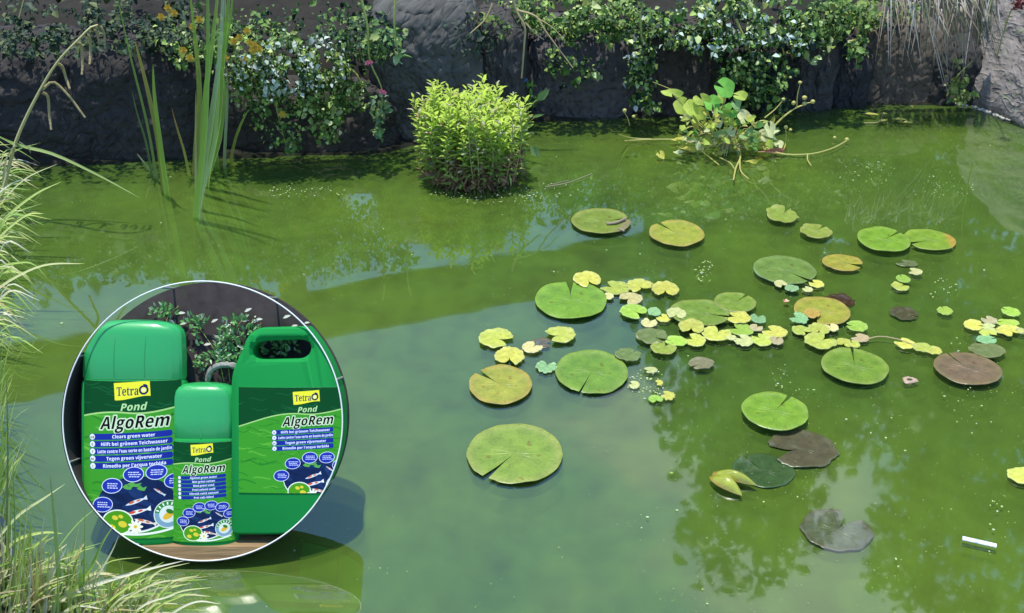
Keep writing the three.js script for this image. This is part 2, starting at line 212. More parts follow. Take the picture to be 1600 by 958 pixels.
foliage('ground_ivy', 'yellow green ivy dripping over the corner of the flat topped boulder', 'ivy', 107, [[1320, 22, 60, 30, 620], [1390, 18, 50, 22, 320, 0, 0.08], [1338, 65, 16, 36, 180, 0.1, 0.04], [1290, 50, 30, 24, 160, 0.08, 0.05]], YG.concat(GREEN, [[0.3, 0.34, 0.14]]), [[[1345, 20], [1340, 60], [1338, 100]]]);
foliage('ground_ivy', 'little creeper at the foot of the corner where the pale rock meets the water', 'plant', 108, [[1505, 152, 18, 9, 70, 0.12, 0.05], [1495, 125, 16, 26, 60, 0.1, 0.04]], YG.concat([[0.3, 0.3, 0.14]]), [[[1480, 150], [1495, 120], [1520, 95]]]);
{ // dry grass hanging over the corner
  const R = rng(44), b = V(1470, 20, 3.2), t = thing('grass_tussock', 'tussock of dry grey grass hanging over the far right corner', 'grass', new THREE.Vector3(b.x, 0, zb(b.x)));
  const S = new Leaves();
  for (let i = 0; i < 130; i++) { const px = 1385 + R() * 175, py = -30 + R() * 45, x0 = V(px, py, 3.1).x, z0 = zb(x0) + 0.02, a = V(px, py, -z0 + 0.03), lx = (R() - 0.35) * 70, ly = 40 + R() * 95;
    const m1 = V(px + lx * 0.3, py - 4 + ly * 0.25, -(z0 + 0.08)), e = V(px + lx, py + ly, -(z0 + 0.12 + R() * 0.04)), g = R(), c = g < 0.25 ? [0.46, 0.44, 0.38] : g < 0.65 ? [0.26, 0.21, 0.14] : [0.12, 0.15, 0.06];
    if (i < 60) { const L = new Leaves(); L.blade([a, m1, e], 0.005 + R() * 0.004, c, c, 8); part('blade', L.build(), bladeMat, t); } else S.blade([a, m1, e], 0.003 + R() * 0.003, c, c, 7); }
  part('blades', S.build(), bladeMat, t, true);
}
{ const t = thing('dead_twig', 'pale dead twigs dangling down the bank beside the bluish boulder', 'twig', (() => { const p = V(815, 40, 3.0); p.y = 0; return p; })());
  const P = (l) => l.map(([x, y], i) => V(x, y, 2.9 - i * 0.004)); for (const [l, r] of [[[[800, -10], [806, 15], [820, 42], [819, 70], [815, 122]], 0.0042], [[[806, 15], [838, 26], [850, 45], [895, 106]], 0.0028], [[[820, 35], [836, 52], [850, 62]], 0.0026], [[[770, 5], [758, 30], [735, 52]], 0.0026], [[[828, 22], [862, 42], [880, 60]], 0.0018]]) part('branch', tube(P(l), r, r * 0.55, 16, 6), tanStem, t); }
{ const t = thing('red_flower', 'dark red flower head at the top right corner above the pale rock', 'flower', V(1590, 8, 2.98)); const L = new Leaves(), R = rng(3), q = V(1590, 6, 2.98); for (let i = 0; i < 34; i++) L.leaf(q.clone().addScaledVector(vr(R), 0.012), vr(R), vr(R), 0.016, 0.01, [0.22, 0.03, 0.03]); part('petals', L.build(), softLeaf, t, true); part('stem', tube([q.clone(), new THREE.Vector3(q.x + 0.03, q.y - 0.06, q.z - 0.1), new THREE.Vector3(q.x + 0.05, q.y - 0.2, q.z - 0.16)], 0.002), stemMat, t); }
{ const t = thing('blue_flower', 'small blue flower spike standing behind the right side of the bushy marsh plant', 'flower', W(812, 196)); const R = rng(6), p = (x, y) => V(x, y, -W(812, 196).z); part('stem', tube([p(810, 196), p(812, 160), p(818, 118)], 0.0022, 0.001), stemMat, t);
  const L = new Leaves(); for (const [x, y, r, n] of [[816, 124, 6, 9], [805, 142, 4, 6], [812, 130, 6, 9]]) for (let i = 0; i < n; i++) L.leaf(p(x + (R() - 0.5) * r * 1.6, y + (R() - 0.5) * r * 1.6), vr(R), new THREE.Vector3(0, 0.5, 1), 0.011, 0.009, [0.16, 0.34, 0.75]); part('blossom', L.build(), softLeaf, t, true);
  const G = new Leaves(); for (let i = 0; i < 16; i++) G.leaf(p(828 + (R() - 0.5) * 16, 150 + (R() - 0.5) * 40), vr(R).add(new THREE.Vector3(0.2, 0.8, 0)), vr(R), 0.03, 0.011, [0.12, 0.3, 0.04]); part('foliage', G.build(), softLeaf, t, true); }

// ---------------------------------------------------------------- plants standing in the water
{ // bushy marsh plant
  const R = rng(77), b = W(738, 272), z = -b.z, mp = pxm(b), t = thing('marsh_plant', 'bushy bright yellow green marsh plant standing in the water before the tall boulder', 'plant', b), lv = new Leaves(), lo = new Leaves();
  for (let i = 0; i < 150; i++) {
    const a = R() * 6.283, k = Math.sqrt(R()), r0 = 72 * mp * k, r1 = 84 * mp * k, hx = Math.cos(a), hz = Math.sin(a) * 0.75, dip = Math.abs(hx * k - 0.55) < 0.12 ? 0.8 : Math.abs(hx * k + 0.25) < 0.13 ? 0.86 : 1, ht = (98 + R() * 50 + (R() < 0.06 ? 14 : 0) - 10 * k * k * k) * mp * dip;
    const p0 = new THREE.Vector3(b.x + hx * r0, -0.02, b.z + hz * r0), p1 = new THREE.Vector3(b.x + hx * r1 * 1.02 + (R() - 0.5) * 0.03, ht * 0.55, b.z + hz * r1 * 1.05), p2 = new THREE.Vector3(b.x + hx * r1 * 1.06 + (R() - 0.5) * 0.035, ht, b.z + hz * r1 * 1.08);
    if (i < 50) part('stem', tube([p0, p1, p2], 0.0016, 0.0010, 6, 5), i % 3 ? stemMat : tanStem, t);
    const cv = new THREE.CatmullRomCurve3([p0, p1, p2]); const nl = 40;
    for (let j = 3; j < nl; j++) { const u = j / nl, q = cv.getPoint(u), an = j * 2.4 + i, h = q.y / (150 * mp), brown = h < 0.28 ? R() < 0.7 - h * 1.6 : R() < 0.03;
      const up = lerp(0.3, 1.0, u), d = new THREE.Vector3(Math.cos(an), up, Math.sin(an)), s = lerp(0.031, 0.024, u) * (0.7 + R() * 0.5) * (u > 0.92 ? 0.7 : 1), v = 0.75 + R() * 0.5;
      const c = brown ? (R() < 0.4 ? [0.2, 0.11, 0.06] : [0.36, 0.26, 0.13]) : R() < 0.09 ? [0.52, 0.5, 0.34] : [lerp(0.28, 0.52, u) * v, lerp(0.44, 0.68, u) * v, 0.05 * v];
      (brown ? lo : lv).leaf(q, d, new THREE.Vector3(0, 1, 0.2), s * (brown ? 0.8 : 1), s * 0.33, c, 0.2, 0.25); }
    for (let j = 0; j < 15; j++) { const q = cv.getPoint(0.08 + R() * R() * 0.42).add(vr(R).multiplyScalar(0.012)); q.y = Math.abs(q.y); lo.leaf(q, vr(R).add(new THREE.Vector3(0, -0.3, 0.2)), vr(R), 0.016 + R() * 0.016, 0.005, R() < 0.6 ? [0.2, 0.11, 0.06] : R() < 0.6 ? [0.36, 0.25, 0.12] : [0.36, 0.42, 0.12], 0.2, 0.3); } }
  part('foliage', lv.build(), softLeaf, t, true); part('withered_foliage', lo.build(), leafMat, t, true).userData.label = 'brown withered leaves low on the plant';
  const rt = []; for (let i = 0; i < 40; i++) { const a = R() * 6.283, r = 66 * mp, q = new THREE.Vector3(b.x + Math.cos(a) * r, 0.012, b.z + Math.sin(a) * r * 0.75); rt.push(tube([new THREE.Vector3(q.x, 0.03, q.z), q, new THREE.Vector3(q.x + Math.cos(a) * 0.04 * R(), -0.01, q.z + Math.sin(a) * 0.05 + 0.01)], 0.0015, 0.0008, 5, 4)); }
  part('roots', mergeGeometries(rt), mat({ color: new THREE.Color().setRGB(0.14, 0.075, 0.045) }), t, true);
}
{ // spoon-leaved water plant beside it
  const b = W(826, 245), z = -b.z, t = thing('water_plantain', 'water plant with spoon shaped leaves on long stalks at the right of the bushy one', 'plant', b);
  for (const [sx, sy, ex, ey, w, h, an] of [[818, 180, 848, 148, 13, 28, 0.75], [818, 200, 840, 180, 5, 22, 1.3], [820, 205, 826, 196, 7, 18, 1.2], [822, 225, 836, 236, 16, 24, 2.3]]) {
    const L = new Leaves(), q = V(ex, ey, z - 0.02), m = pxm(q); L.leaf(q.clone().addScaledVector(new THREE.Vector3(Math.sin(an), Math.cos(an), 0), -h / 2 * m), new THREE.Vector3(Math.sin(an), Math.cos(an), 0.15), new THREE.Vector3(0.1, 0.4, 1), h * m, w * m, [0.17, 0.28, 0.08], 0.12, 0.05);
    part('leaf', L.build(), leafMat, t); part('stalk', tube([new THREE.Vector3(b.x - 0.01, -0.02, b.z), V(sx, sy, z), q], 0.0018, 0.0012, 8, 5), stemMat, t); }
}
{ // marsh marigold on the right
  const b = W(1138, 236), z = -b.z, t = thing('marsh_marigold', 'sprawling marsh marigold with round leaves and budded stems in the water at right', 'plant', b), R = rng(15);
  const lf = [[1132, 138, 27, 26, 0], [1050, 146, 30, 11, 1], [1066, 166, 24, 22, 1], [1080, 170, 22, 24, 1], [1097, 156, 24, 15, 1], [1113, 162, 22, 22, 0], [1092, 177, 26, 16, 1], [1140, 174, 24, 20, 0], [1156, 150, 20, 13, 1], [1162, 184, 17, 20, 2], [1110, 197, 16, 12, 1], [1122, 192, 12, 13, 2], [1142, 191, 20, 11, 1], [1142, 206, 13, 14, 2], [1136, 222, 22, 14, 2], [1172, 214, 30, 18, 3], [1192, 212, 20, 16, 2], [1203, 203, 15, 22, 2], [1216, 226, 14, 14, 2], [1058, 219, 20, 8, 4], [1082, 221, 18, 11, 5], [1075, 233, 28, 10, 4], [1059, 239, 14, 9, 2], [1032, 243, 12, 16, 4], [1125, 210, 18, 10, 3], [1205, 237, 40, 9, 6], [1120, 241, 18, 5, 4], [1172, 253, 22, 5, 4], [1072, 183, 18, 8, 2], [1150, 162, 14, 16, 3], [1128, 152, 12, 16, 1]];
  const pal = [[0.14, 0.38, 0.05], [0.48, 0.62, 0.08], [0.70, 0.74, 0.36], [0.28, 0.46, 0.15], [0.52, 0.50, 0.06], [0.52, 0.42, 0.26], [0.44, 0.16, 0.08]];
  for (const [x, y, w, h, k] of lf) { const low = y > 215, q = low ? W(x, y, 0.008) : V(x, y, z + (R() - 0.5) * 0.06), m = pxm(q) * (low ? 1.1 : 1.15), pos = [0, 0, 0], idx = [], col = [...pal[k]], N = 18, rot = R() * 6.28;
    for (let r = 1; r <= 2; r++) for (let i = 0; i <= N; i++) { const a = rot + 0.25 + i / N * 5.78, rr = (r / 2) * (1 + 0.06 * Math.sin(a * 5)); pos.push(Math.cos(a) * w / 2 * m * rr, Math.sin(a) * h / 2 * m * rr, (r === 2 ? 0.004 : 0.0015) * Math.sin(a * 2) + r * 0.0012); const v = 0.85 + 0.3 * R(); col.push(pal[k][0] * v, pal[k][1] * v, pal[k][2] * v); }
    for (let i = 0; i < N; i++) { idx.push(0, 1 + i, 2 + i); const a = 1 + i, c = a + N + 1; idx.push(a, c, a + 1, a + 1, c, c + 1); }
    const g = finish(pos, idx, col); g.rotateX(low ? -1.2 : -0.45 - R() * 0.5); if (!low) g.scale(1, 1.12, 1); g.rotateY((R() - 0.5) * 0.7); g.translate(q.x, q.y, q.z); part('leaf', g, k === 0 ? leafMat : softLeaf, t);
    if (!low) part('stalk', tube([new THREE.Vector3(b.x + (R() - 0.5) * 0.05, 0, b.z), new THREE.Vector3((q.x + b.x) / 2, q.y * 0.45, z * -1 - 0.01), q.clone().add(new THREE.Vector3(0, 0, -0.004))], 0.0022, 0.0014, 7, 5), k % 2 ? stemMat : tanStem, t); }
  { const L = new Leaves(); for (let i = 0; i < 150; i++) { const a = R() * 6.283, k = Math.sqrt(R()), x = 1132 + Math.cos(a) * 80 * k, y = 205 + Math.sin(a) * 34 * k, q = y > 222 ? W(x, y, 0.01) : V(x, y, z + (R() - 0.5) * 0.12), m = pxm(q), c = pal[[1, 1, 2, 3, 4, 0][(R() * 6) | 0]], v = 0.6 + R() * 0.5; if (q.y < 0.004) q.y = 0.006; L.leaf(q, vr(R).add(new THREE.Vector3(0, 0.2, 0.3)), vr(R).add(new THREE.Vector3(0, 1.2, 0.4)), (9 + R() * 9) * m, (6 + R() * 7) * m, [c[0] * v, c[1] * v, c[2] * v], 0.2, 0.2); } part('small_leaves', L.build(), softLeaf, t, true);
    for (let i = 0; i < 22; i++) { const a = R() * 6.283, e = W(1138 + Math.cos(a) * (40 + R() * 50), 226 + Math.sin(a) * 18, 0.004); part('stem', tube([new THREE.Vector3(b.x, 0.01, b.z), b.clone().lerp(e, 0.5).setY(0.02 + R() * 0.03), e], 0.0018, 0.0008, 8, 5), i % 3 ? tanStem : stemMat, t); } }
  const yel = mat({ color: new THREE.Color().setRGB(0.46, 0.43, 0.12), roughness: 0.6 });
  const zz = (x, y) => (y > 214 ? W(x, y, 0.006) : V(x, y, z - 0.01));
  for (const [l, r] of [[[[1135, 232], [1065, 219], [1020, 218], [976, 220]], 0.0032], [[[1020, 218], [990, 216], [966, 210]], 0.0024], [[[1145, 232], [1165, 205], [1192, 188], [1212, 196]], 0.0028], [[[1205, 202], [1225, 182], [1245, 168], [1256, 164]], 0.0034], [[[1195, 184], [1212, 170], [1224, 156]], 0.0022], [[[1245, 168], [1246, 150], [1250, 131]], 0.0022], [[[1256, 164], [1262, 161], [1270, 160]], 0.0018], [[[1190, 226], [1218, 240], [1264, 241], [1300, 232], [1323, 220]], 0.0034], [[[1262, 241], [1262, 250], [1268, 259]], 0.0024], [[[1150, 222], [1157, 245], [1150, 262], [1146, 282]], 0.0036], [[[1156, 250], [1158, 268], [1170, 280]], 0.0028], [[[1093, 233], [1114, 250], [1124, 258]], 0.0024], [[[1124, 246], [1140, 254], [1148, 264]], 0.0024], [[[1222, 242], [1228, 222], [1228, 200]], 0.0022], [[[1150, 232], [1180, 228], [1210, 227]], 0.003], [[[984, 196], [980, 183], [975, 175]], 0.0014], [[[1065, 146], [1040, 136], [1020, 128]], 0.0012]]) part('stem', tube(l.map(([x, y]) => zz(x, y)), r * 0.85, r * 0.55, 14, 6), yel, t);
  const bud = (x, y, r0, zq) => { const r = r0 * 0.8; const q = zq ?? zz(x, y), g = new THREE.SphereGeometry(r * pxm(q), 12, 8); { const p = g.attributes.position; for (let i = 0; i < p.count; i++) { const a = Math.atan2(p.getZ(i), p.getX(i)), w = 1 + 0.14 * Math.cos(a * 5 + x); p.setXYZ(i, p.getX(i) * w, p.getY(i) * (0.9 + 0.15 * Math.sin(x)), p.getZ(i) * w); } g.computeVertexNormals(); } g.translate(q.x, q.y + 0.002, q.z); part('bud', g, yel, t); };
  for (const [x, y, r] of [[1250, 130, 3.5], [1257, 154, 4.5], [1257, 163, 4], [1270, 160, 4], [1224, 156, 3.5], [1228, 200, 3.5], [1235, 204, 3], [1323, 219, 4], [1304, 216, 3.2], [1240, 162, 4], [976, 174, 4], [990, 183, 3.4], [1235, 122, 2.5]]) bud(x, y, r);
}
{ // floating plant debris near the far right
  const t = thing('floating_weed', 'small tangle of yellowish floating weed near the far right corner', 'weed', W(1375, 185)), L = new Leaves();
  for (const [x, y, w, dx] of [[1345, 178, 26, 1], [1392, 186, 22, 1], [1410, 191, 14, 1], [1372, 190, 16, -1], [1374, 178, 12, 0.4], [1418, 168, 12, -0.6]]) { const q = W(x, y, 0.004), m = pxm(q); const g = new Leaves(); g.leaf(q, new THREE.Vector3(1, 0.12, dx * 0.3), new THREE.Vector3(0, 1, 0), w * m, 5 * m * 1.8, [0.34, 0.34, 0.08], 0.1, 0.05); part('leaf', g.build(), leafMat, t); }
  part('stem', tube([W(1350, 192, 0.003), W(1372, 191, 0.004), W(1380, 176, 0.006)], 0.0016, 0.001), tanStem, t);
}
{ // submerged twig right of the marsh plant
  const t = thing('floating_twig', 'thin brown twig lying on the water right of the bushy marsh plant', 'twig', W(885, 285)); part('branch', tube([W(852, 292, 0.002), W(885, 286, 0.003), W(925, 271, 0.004)], 0.0016, 0.001), twigMat, t); part('branch', tube([W(862, 288, 0.003), W(890, 281, 0.004)], 0.001, 0.0008), twigMat, t);
}
const reedMat = phys({ vertexColors: true, roughness: 0.6, transmission: 0.5, thickness: 0, side: THREE.DoubleSide });
{ // reeds
  const b = W(318, 300), t = thing('reed_clump', 'tall clump of green reed leaves rising from the water in front of the left boulders', 'reeds', b);
  const A = [0.36, 0.60, 0.08], Bc = [0.60, 0.74, 0.40], C = [0.46, 0.68, 0.08], D = [0.12, 0.24, 0.06], Y = [0.50, 0.46, 0.10];
  for (const [l, w, c, tc] of [
    [[[309, 342], [322, 200], [326, 80], [324, -90]], 20, C, A], [[[310, 340], [330, 200], [345, 80], [352, -120]], 20, Bc, Bc], [[[318, 300], [322, 160], [334, 60], [346, -60]], 20, A, C], [[[322, 290], [342, 180], [348, 100], [362, -40]], 22, C, A],
    [[[352, 262], [356, 150], [353, 60], [352, -60]], 9, Bc, Bc], [[[308, 320], [306, 220], [306, 140]], 8, Bc, Y], [[[306, 270], [312, 140], [305, 60], [296, -20]], 11, Y, A], [[[330, 270], [345, 215], [352, 150], [349, 110]], 13, C, A],
    [[[362, 258], [368, 220], [378, 192], [388, 172]], 9, Y, C], [[[262, 305], [252, 230], [242, 150], [239, 100]], 12, C, A], [[[258, 300], [246, 210], [226, 120], [210, 60]], 11, [0.2, 0.3, 0.06], Y], [[[246, 280], [232, 200], [205, 90], [182, -10]], 9, D, A], [[[238, 274], [228, 220], [214, 175], [206, 140]], 6, D, D], [[[297, 276], [288, 235], [277, 200], [268, 168]], 9, C, [0.4, 0.2, 0.06]], [[[236, 270], [226, 255], [214, 240]], 5, D, Bc], [[[313, 325], [335, 230], [342, 150], [340, 20]], 14, Bc, C], [[[340, 262], [336, 180], [356, 60], [368, -40]], 10, A, A]]) {
    const f = W(l[0][0], l[0][1]), z = -f.z, L = new Leaves(); L.blade([new THREE.Vector3(f.x - 0.001, -0.06, f.z), ...l.map(([x, y], i) => V(x, y, z - 0.012 * i))], w * pxm(f) * 1.02, c, tc, 18, new THREE.Vector3(-0.5 - 0.4 * Math.sin(w), 0.3, 0.8), 0.35, 0.55); part('leaf_blade', L.build(), reedMat, t); }
  const lb = W(-20, 210), t2 = thing('reed_leaf', 'single slender reed leaf crossing the top left corner of the picture', 'reeds', lb), L = new Leaves(); L.blade([V(-12, 210, -lb.z + 0.1), V(2, 130, -lb.z + 0.1), V(18, 70, -lb.z + 0.1), V(42, -20, -lb.z + 0.1)], 0.016, D, A, 12, null, 0.2, 0.5); part('leaf_blade', L.build(), bladeMat, t2);
}
{ // pendulous sedge
  const b = W(-8, 345), z = -b.z + 0.02, t = thing('pendulous_sedge', 'arching sedge stalk with drooping catkins at the left edge', 'sedge', b), P = (l) => l.map(([x, y], i) => V(x, y, z + 0.02 * Math.sin(i)));
  const sm = mat({ color: new THREE.Color().setRGB(0.46, 0.44, 0.2), roughness: 0.7 }), cm = mat({ color: new THREE.Color().setRGB(0.42, 0.35, 0.16), roughness: 0.9, bumpMap: rockBump, bumpScale: 0.003 });
  part('stalk', tube(P([[-8, 345], [8, 285], [26, 218], [62, 142], [92, 94], [122, 62], [146, 40], [158, 42], [162, 52]]), 0.0052, 0.0022, 40, 6), sm, t);
  for (const [l, r] of [[[[64, 144], [74, 150], [77, 180], [80, 203]], 0.0042], [[[66, 140], [82, 128], [104, 146], [133, 184]], 0.0040], [[[88, 99], [97, 104], [103, 122], [109, 139]], 0.0045], [[[118, 66], [126, 70], [129, 95], [128, 117]], 0.0044], [[[134, 54], [140, 60], [141, 84], [140, 101]], 0.0042], [[[144, 46], [150, 50], [156, 69]], 0.0036], [[[154, 40], [162, 50], [164, 76]], 0.0036]]) part('catkin', tube(P(l), r * 0.85, r * 0.6, 12, 7), cm, t);
  for (const [l, w, c, tc] of [[[[-6, 212], [24, 226], [80, 240], [150, 272], [218, 309]], 8, [0.22, 0.36, 0.05], [0.30, 0.42, 0.12]], [[[30, 222], [45, 232], [48, 240]], 5, [0.4, 0.42, 0.2]], [[[22, 228], [10, 250], [4, 300], [0, 330]], 9, [0.44, 0.46, 0.2]]]) { const L = new Leaves(); L.blade(P(l), w * pxm(b), c, tc ?? c, 14); part('leaf_blade', L.build(), bladeMat, t); }
}

// ---------------------------------------------------------------- grass on the left bank
const DISC = [316.5, 658, 222];
function project(p) { const x = p.x, y = p.y - H, z = p.z, yc = y * cp + z * sp, zc = -y * sp + z * cp; return [800 + F * x / -zc, 479 - F * yc / -zc]; }
const PALE = [[0.50, 0.62, 0.14], [0.60, 0.64, 0.28], [0.36, 0.54, 0.09], [0.24, 0.42, 0.06]], STRAW = [[0.74, 0.72, 0.54], [0.62, 0.58, 0.32], [0.48, 0.40, 0.18]];
function tussock(label, seed, base, explicit, gen) {
  const R = rng(seed), t = thing('grass_tussock', label, 'grass', W(...base, 0.02), 'grass tussocks on the left bank'), S = new Leaves();
  for (const [l, w, c, hgt] of explicit) { const n = l.length, q0 = W(l[0][0], l[0][1], 0.02), z0 = -q0.z, L = new Leaves(); L.blade(l.map(([x, y], i) => (i ? V(x, y, z0 + (hgt ?? 0) * i / (n - 1)) : q0)), w * pxm(q0), c, c, 14); part('blade', L.build(), bladeMat, t); }
  gen(R, (px, py, ex, ey, sag, w, c, big) => { const a = W(px, py, 0.01), z0 = -a.z, e = V(ex, ey, z0 + (R() - 0.5) * 0.1); if (e.y < 0.004) e.y = 0.004; const mid = a.clone().lerp(e, 0.55); mid.y += sag; 
    for (const q of [e, mid, a.clone().lerp(e, 0.75)]) { const s = project(q); if (Math.hypot(s[0] - DISC[0], s[1] - DISC[1]) < DISC[2]) return; }
    if (big) { const L = new Leaves(); L.blade([a, mid, e], w, c, c, 9); part('blade', L.build(), bladeMat, t); } else S.blade([a, mid, e], w, c, c, 7); });
  part('blades', S.build(), bladeMat, t, true); return t;
}
tussock('fountain of pale arching grass at the left edge beside the sedge stalk', 201, [-25, 330],
  [[[[-20, 350], [10, 308], [42, 278], [90, 256]], 7, PALE[1]], [[[-20, 380], [10, 340], [58, 302], [96, 284]], 9, PALE[0]], [[[-20, 390], [20, 352], [48, 334], [68, 334]], 8, PALE[0]], [[[-30, 372], [0, 348], [30, 330], [66, 318]], 6, PALE[3]], [[[-30, 330], [0, 300], [30, 282], [52, 282]], 5, STRAW[0]], [[[-20, 300], [0, 280], [20, 262], [28, 262]], 4, STRAW[1]]],
  (R, put) => { for (let i = 0; i < 80; i++) { const px = -50 + R() * 45, py = 260 + R() * 130, ex = px + 20 + R() * 70, ey = py - 60 + R() * 85; put(px, py, ex, ey, 0.02 + R() * 0.05, 0.004 + R() * 0.005, R() < 0.8 ? PALE[(R() * 4) | 0] : STRAW[(R() * 3) | 0], i < 40); } });
tussock('pale grass hanging over the water at the left edge above the round board', 202, [-30, 470],
  [[[[-20, 465], [20, 436], [72, 414], [132, 412]], 8, PALE[1]], [[[-25, 440], [10, 425], [40, 430], [58, 470]], 7, PALE[0]], [[[-20, 380], [10, 380], [22, 396], [30, 404]], 6, PALE[1]], [[[-20, 420], [20, 412], [50, 412], [78, 440]], 5, PALE[2]]],
  (R, put) => { for (let i = 0; i < 80; i++) { const px = -60 + R() * 50, py = 380 + R() * 180, ex = px + 15 + R() * 75, ey = py - 40 + R() * 90; put(px, py, ex, ey, 0.02 + R() * 0.04, 0.004 + R() * 0.004, R() < 0.75 ? PALE[(R() * 4) | 0] : STRAW[(R() * 3) | 0], i < 40); } });
tussock('thin green grass stems at the left edge beside the round board', 203, [-10, 760],
  [[[[10, 840], [12, 700], [10, 590]], 3, [0.2, 0.3, 0.1]], [[[-6, 800], [2, 720], [4, 640]], 4, PALE[2]]],
  (R, put) => { for (let i = 0; i < 60; i++) { const px = -50 + R() * 60, py = 620 + R() * 190; put(px, py, px + R() * 45, py - 40 - R() * 90, 0.01, 0.003 + R() * 0.003, PALE[(R() * 4) | 0], i < 20); } });
tussock('thick tussock of green and bleached grass in the lower left corner', 204, [90, 930],
  [[[[20, 960], [24, 850], [20, 720]], 7, PALE[3]], [[[95, 955], [88, 850], [78, 742]], 8, [0.32, 0.46, 0.14]], [[[130, 960], [132, 880], [133, 790]], 6, PALE[2]], [[[-10, 850], [30, 805], [70, 778], [102, 756]], 8, PALE[1]], [[[0, 868], [30, 842], [72, 832], [98, 834]], 7, PALE[0]], [[[55, 962], [120, 925], [200, 898], [288, 876]], 10, STRAW[0]], [[[120, 955], [150, 905], [176, 860], [186, 836]], 9, [0.55, 0.6, 0.4]], [[[60, 955], [80, 900], [104, 855]], 10, STRAW[0]], [[[140, 985], [190, 950], [240, 922], [298, 912]], 5, PALE[1]], [[[180, 985], [230, 960], [262, 938], [300, 925]], 5, PALE[3]], [[[120, 985], [170, 940], [205, 915], [236, 900]], 6, PALE[0]], [[[200, 990], [240, 965], [275, 952], [318, 954]], 5, PALE[2]], [[[150, 985], [200, 935], [250, 910], [292, 906]], 6, STRAW[1]], [[[190, 1000], [235, 950], [280, 925], [330, 918]], 5, PALE[1]], [[[230, 1000], [270, 958], [310, 940], [344, 944]], 5, STRAW[0]], [[[210, 1000], [240, 950], [262, 920], [270, 900]], 5, PALE[2]], [[[250, 1005], [285, 970], [330, 962], [368, 972]], 4, PALE[3]], [[[170, 1000], [215, 965], [262, 958], [300, 968]], 6, STRAW[1]], [[[220, 1005], [262, 975], [300, 972], [340, 984]], 5, PALE[0]], [[[150, 962], [210, 930], [270, 925], [320, 890]], 4, PALE[3]], [[[170, 965], [220, 945], [270, 943], [300, 946]], 5, STRAW[1]], [[[90, 950], [140, 890], [160, 848], [178, 820]], 6, PALE[2]], [[[40, 950], [75, 880], [120, 820], [148, 795]], 5, PALE[2]]],
  (R, put) => { for (let i = 0; i < 520; i++) { const u = R(), px = -60 + u * 300, py = 905 + R() * 100 + (u > 0.6 ? 30 : 0), up = R() < 0.6, tall = lerp(200, 60, Math.pow(u, 0.8)); const ex = px + (up ? (R() - 0.4) * 50 : (R() - 0.25) * 140), ey = py - (up ? tall * (0.35 + R() * 0.65) : 20 + R() * 70);
    put(px, py, ex, ey, up ? 0.0 : 0.02, 0.0025 + R() * 0.0045, R() < 0.66 ? PALE[(R() * 4) | 0] : STRAW[(R() * 3) | 0], i < 90); } });

// ---------------------------------------------------------------- lily pads
const padTex = texture(512, 512, (u, v) => { const x = u * 2 - 1, y = v * 2 - 1, r = Math.hypot(x, y), a = Math.atan2(y, x);
  const vein = Math.pow(Math.abs(Math.cos(a * 9 + 0.5 * n3(r * 3, 2.2))), 40) * sstep(1.0, 0.2, r) * sstep(0.02, 0.1, r); const m = fbm(x * 3, y * 3, 4, 4), f = fbm(x * 16, y * 16, 7, 3), sp2 = sstep(0.26, 0.36, fbm(x * 9 + 3, y * 9, 11, 3));
  const sp3 = sstep(0.30, 0.36, fbm(x * 5 + 13, y * 5, 21, 3)); const k = 0.84 + m * 0.34 + f * 0.26 + vein * 0.12 - sp2 * 0.14; return [k + m * 0.10 - sp3 * 0.12, k - sp3 * 0.34, k * 0.9 - sp3 * 0.3]; });
const padBump = texture(512, 512, (u, v) => { const x = u * 2 - 1, y = v * 2 - 1, r = Math.hypot(x, y), a = Math.atan2(y, x); const k = 0.5 + 0.35 * Math.pow(Math.abs(Math.cos(a * 9 + 0.5 * n3(r * 3, 2.2))), 24) * sstep(1, 0.1, r) + 0.3 * fbm(x * 6, y * 6, 3, 3); return [k, k, k]; });
const padMat = mat({ vertexColors: true, map: padTex, bumpMap: padBump, bumpScale: 0.0012, roughness: 0.33, side: THREE.DoubleSide });
const leafletMat = mat({ vertexColors: true, map: padTex, bumpMap: padBump, bumpScale: 0.0006, roughness: 0.45, side: THREE.DoubleSide });
const wetMat = phys({ vertexColors: true, map: padTex, bumpMap: padBump, bumpScale: 0.001, roughness: 0.3, clearcoat: 1, clearcoatRoughness: 0.03, side: THREE.DoubleSide });
const ST = { // centre colour, rim colour
  green: [[0.17, 0.31, 0.035], [0.26, 0.38, 0.07]], lime: [[0.20, 0.36, 0.03], [0.27, 0.42, 0.06]], olive: [[0.23, 0.32, 0.045], [0.33, 0.36, 0.09]], gold: [[0.34, 0.36, 0.05], [0.42, 0.33, 0.08]], dull: [[0.15, 0.21, 0.06], [0.21, 0.24, 0.09]], wet: [[0.19, 0.31, 0.07], [0.23, 0.35, 0.10]],
  brown: [[0.17, 0.115, 0.07], [0.20, 0.15, 0.07]], purple: [[0.15, 0.095, 0.07], [0.19, 0.13, 0.085]], sunk: [[0.055, 0.105, 0.035], [0.075, 0.13, 0.05]], sunkgrey: [[0.12, 0.125, 0.06], [0.16, 0.12, 0.075]], rust: [[0.10, 0.03, 0.02], [0.14, 0.05, 0.03]], tan: [[0.24, 0.21, 0.11], [0.28, 0.24, 0.14]],
  yel: [[0.52, 0.55, 0.09], [0.56, 0.58, 0.18]], pale: [[0.58, 0.56, 0.24], [0.62, 0.58, 0.32]], lim: [[0.34, 0.52, 0.06], [0.42, 0.58, 0.14]], mint: [[0.24, 0.44, 0.20], [0.34, 0.54, 0.30]], pink: [[0.54, 0.42, 0.24], [0.6, 0.48, 0.32]], orange: [[0.42, 0.27, 0.05], [0.46, 0.30, 0.08]] };
let layer = 0;
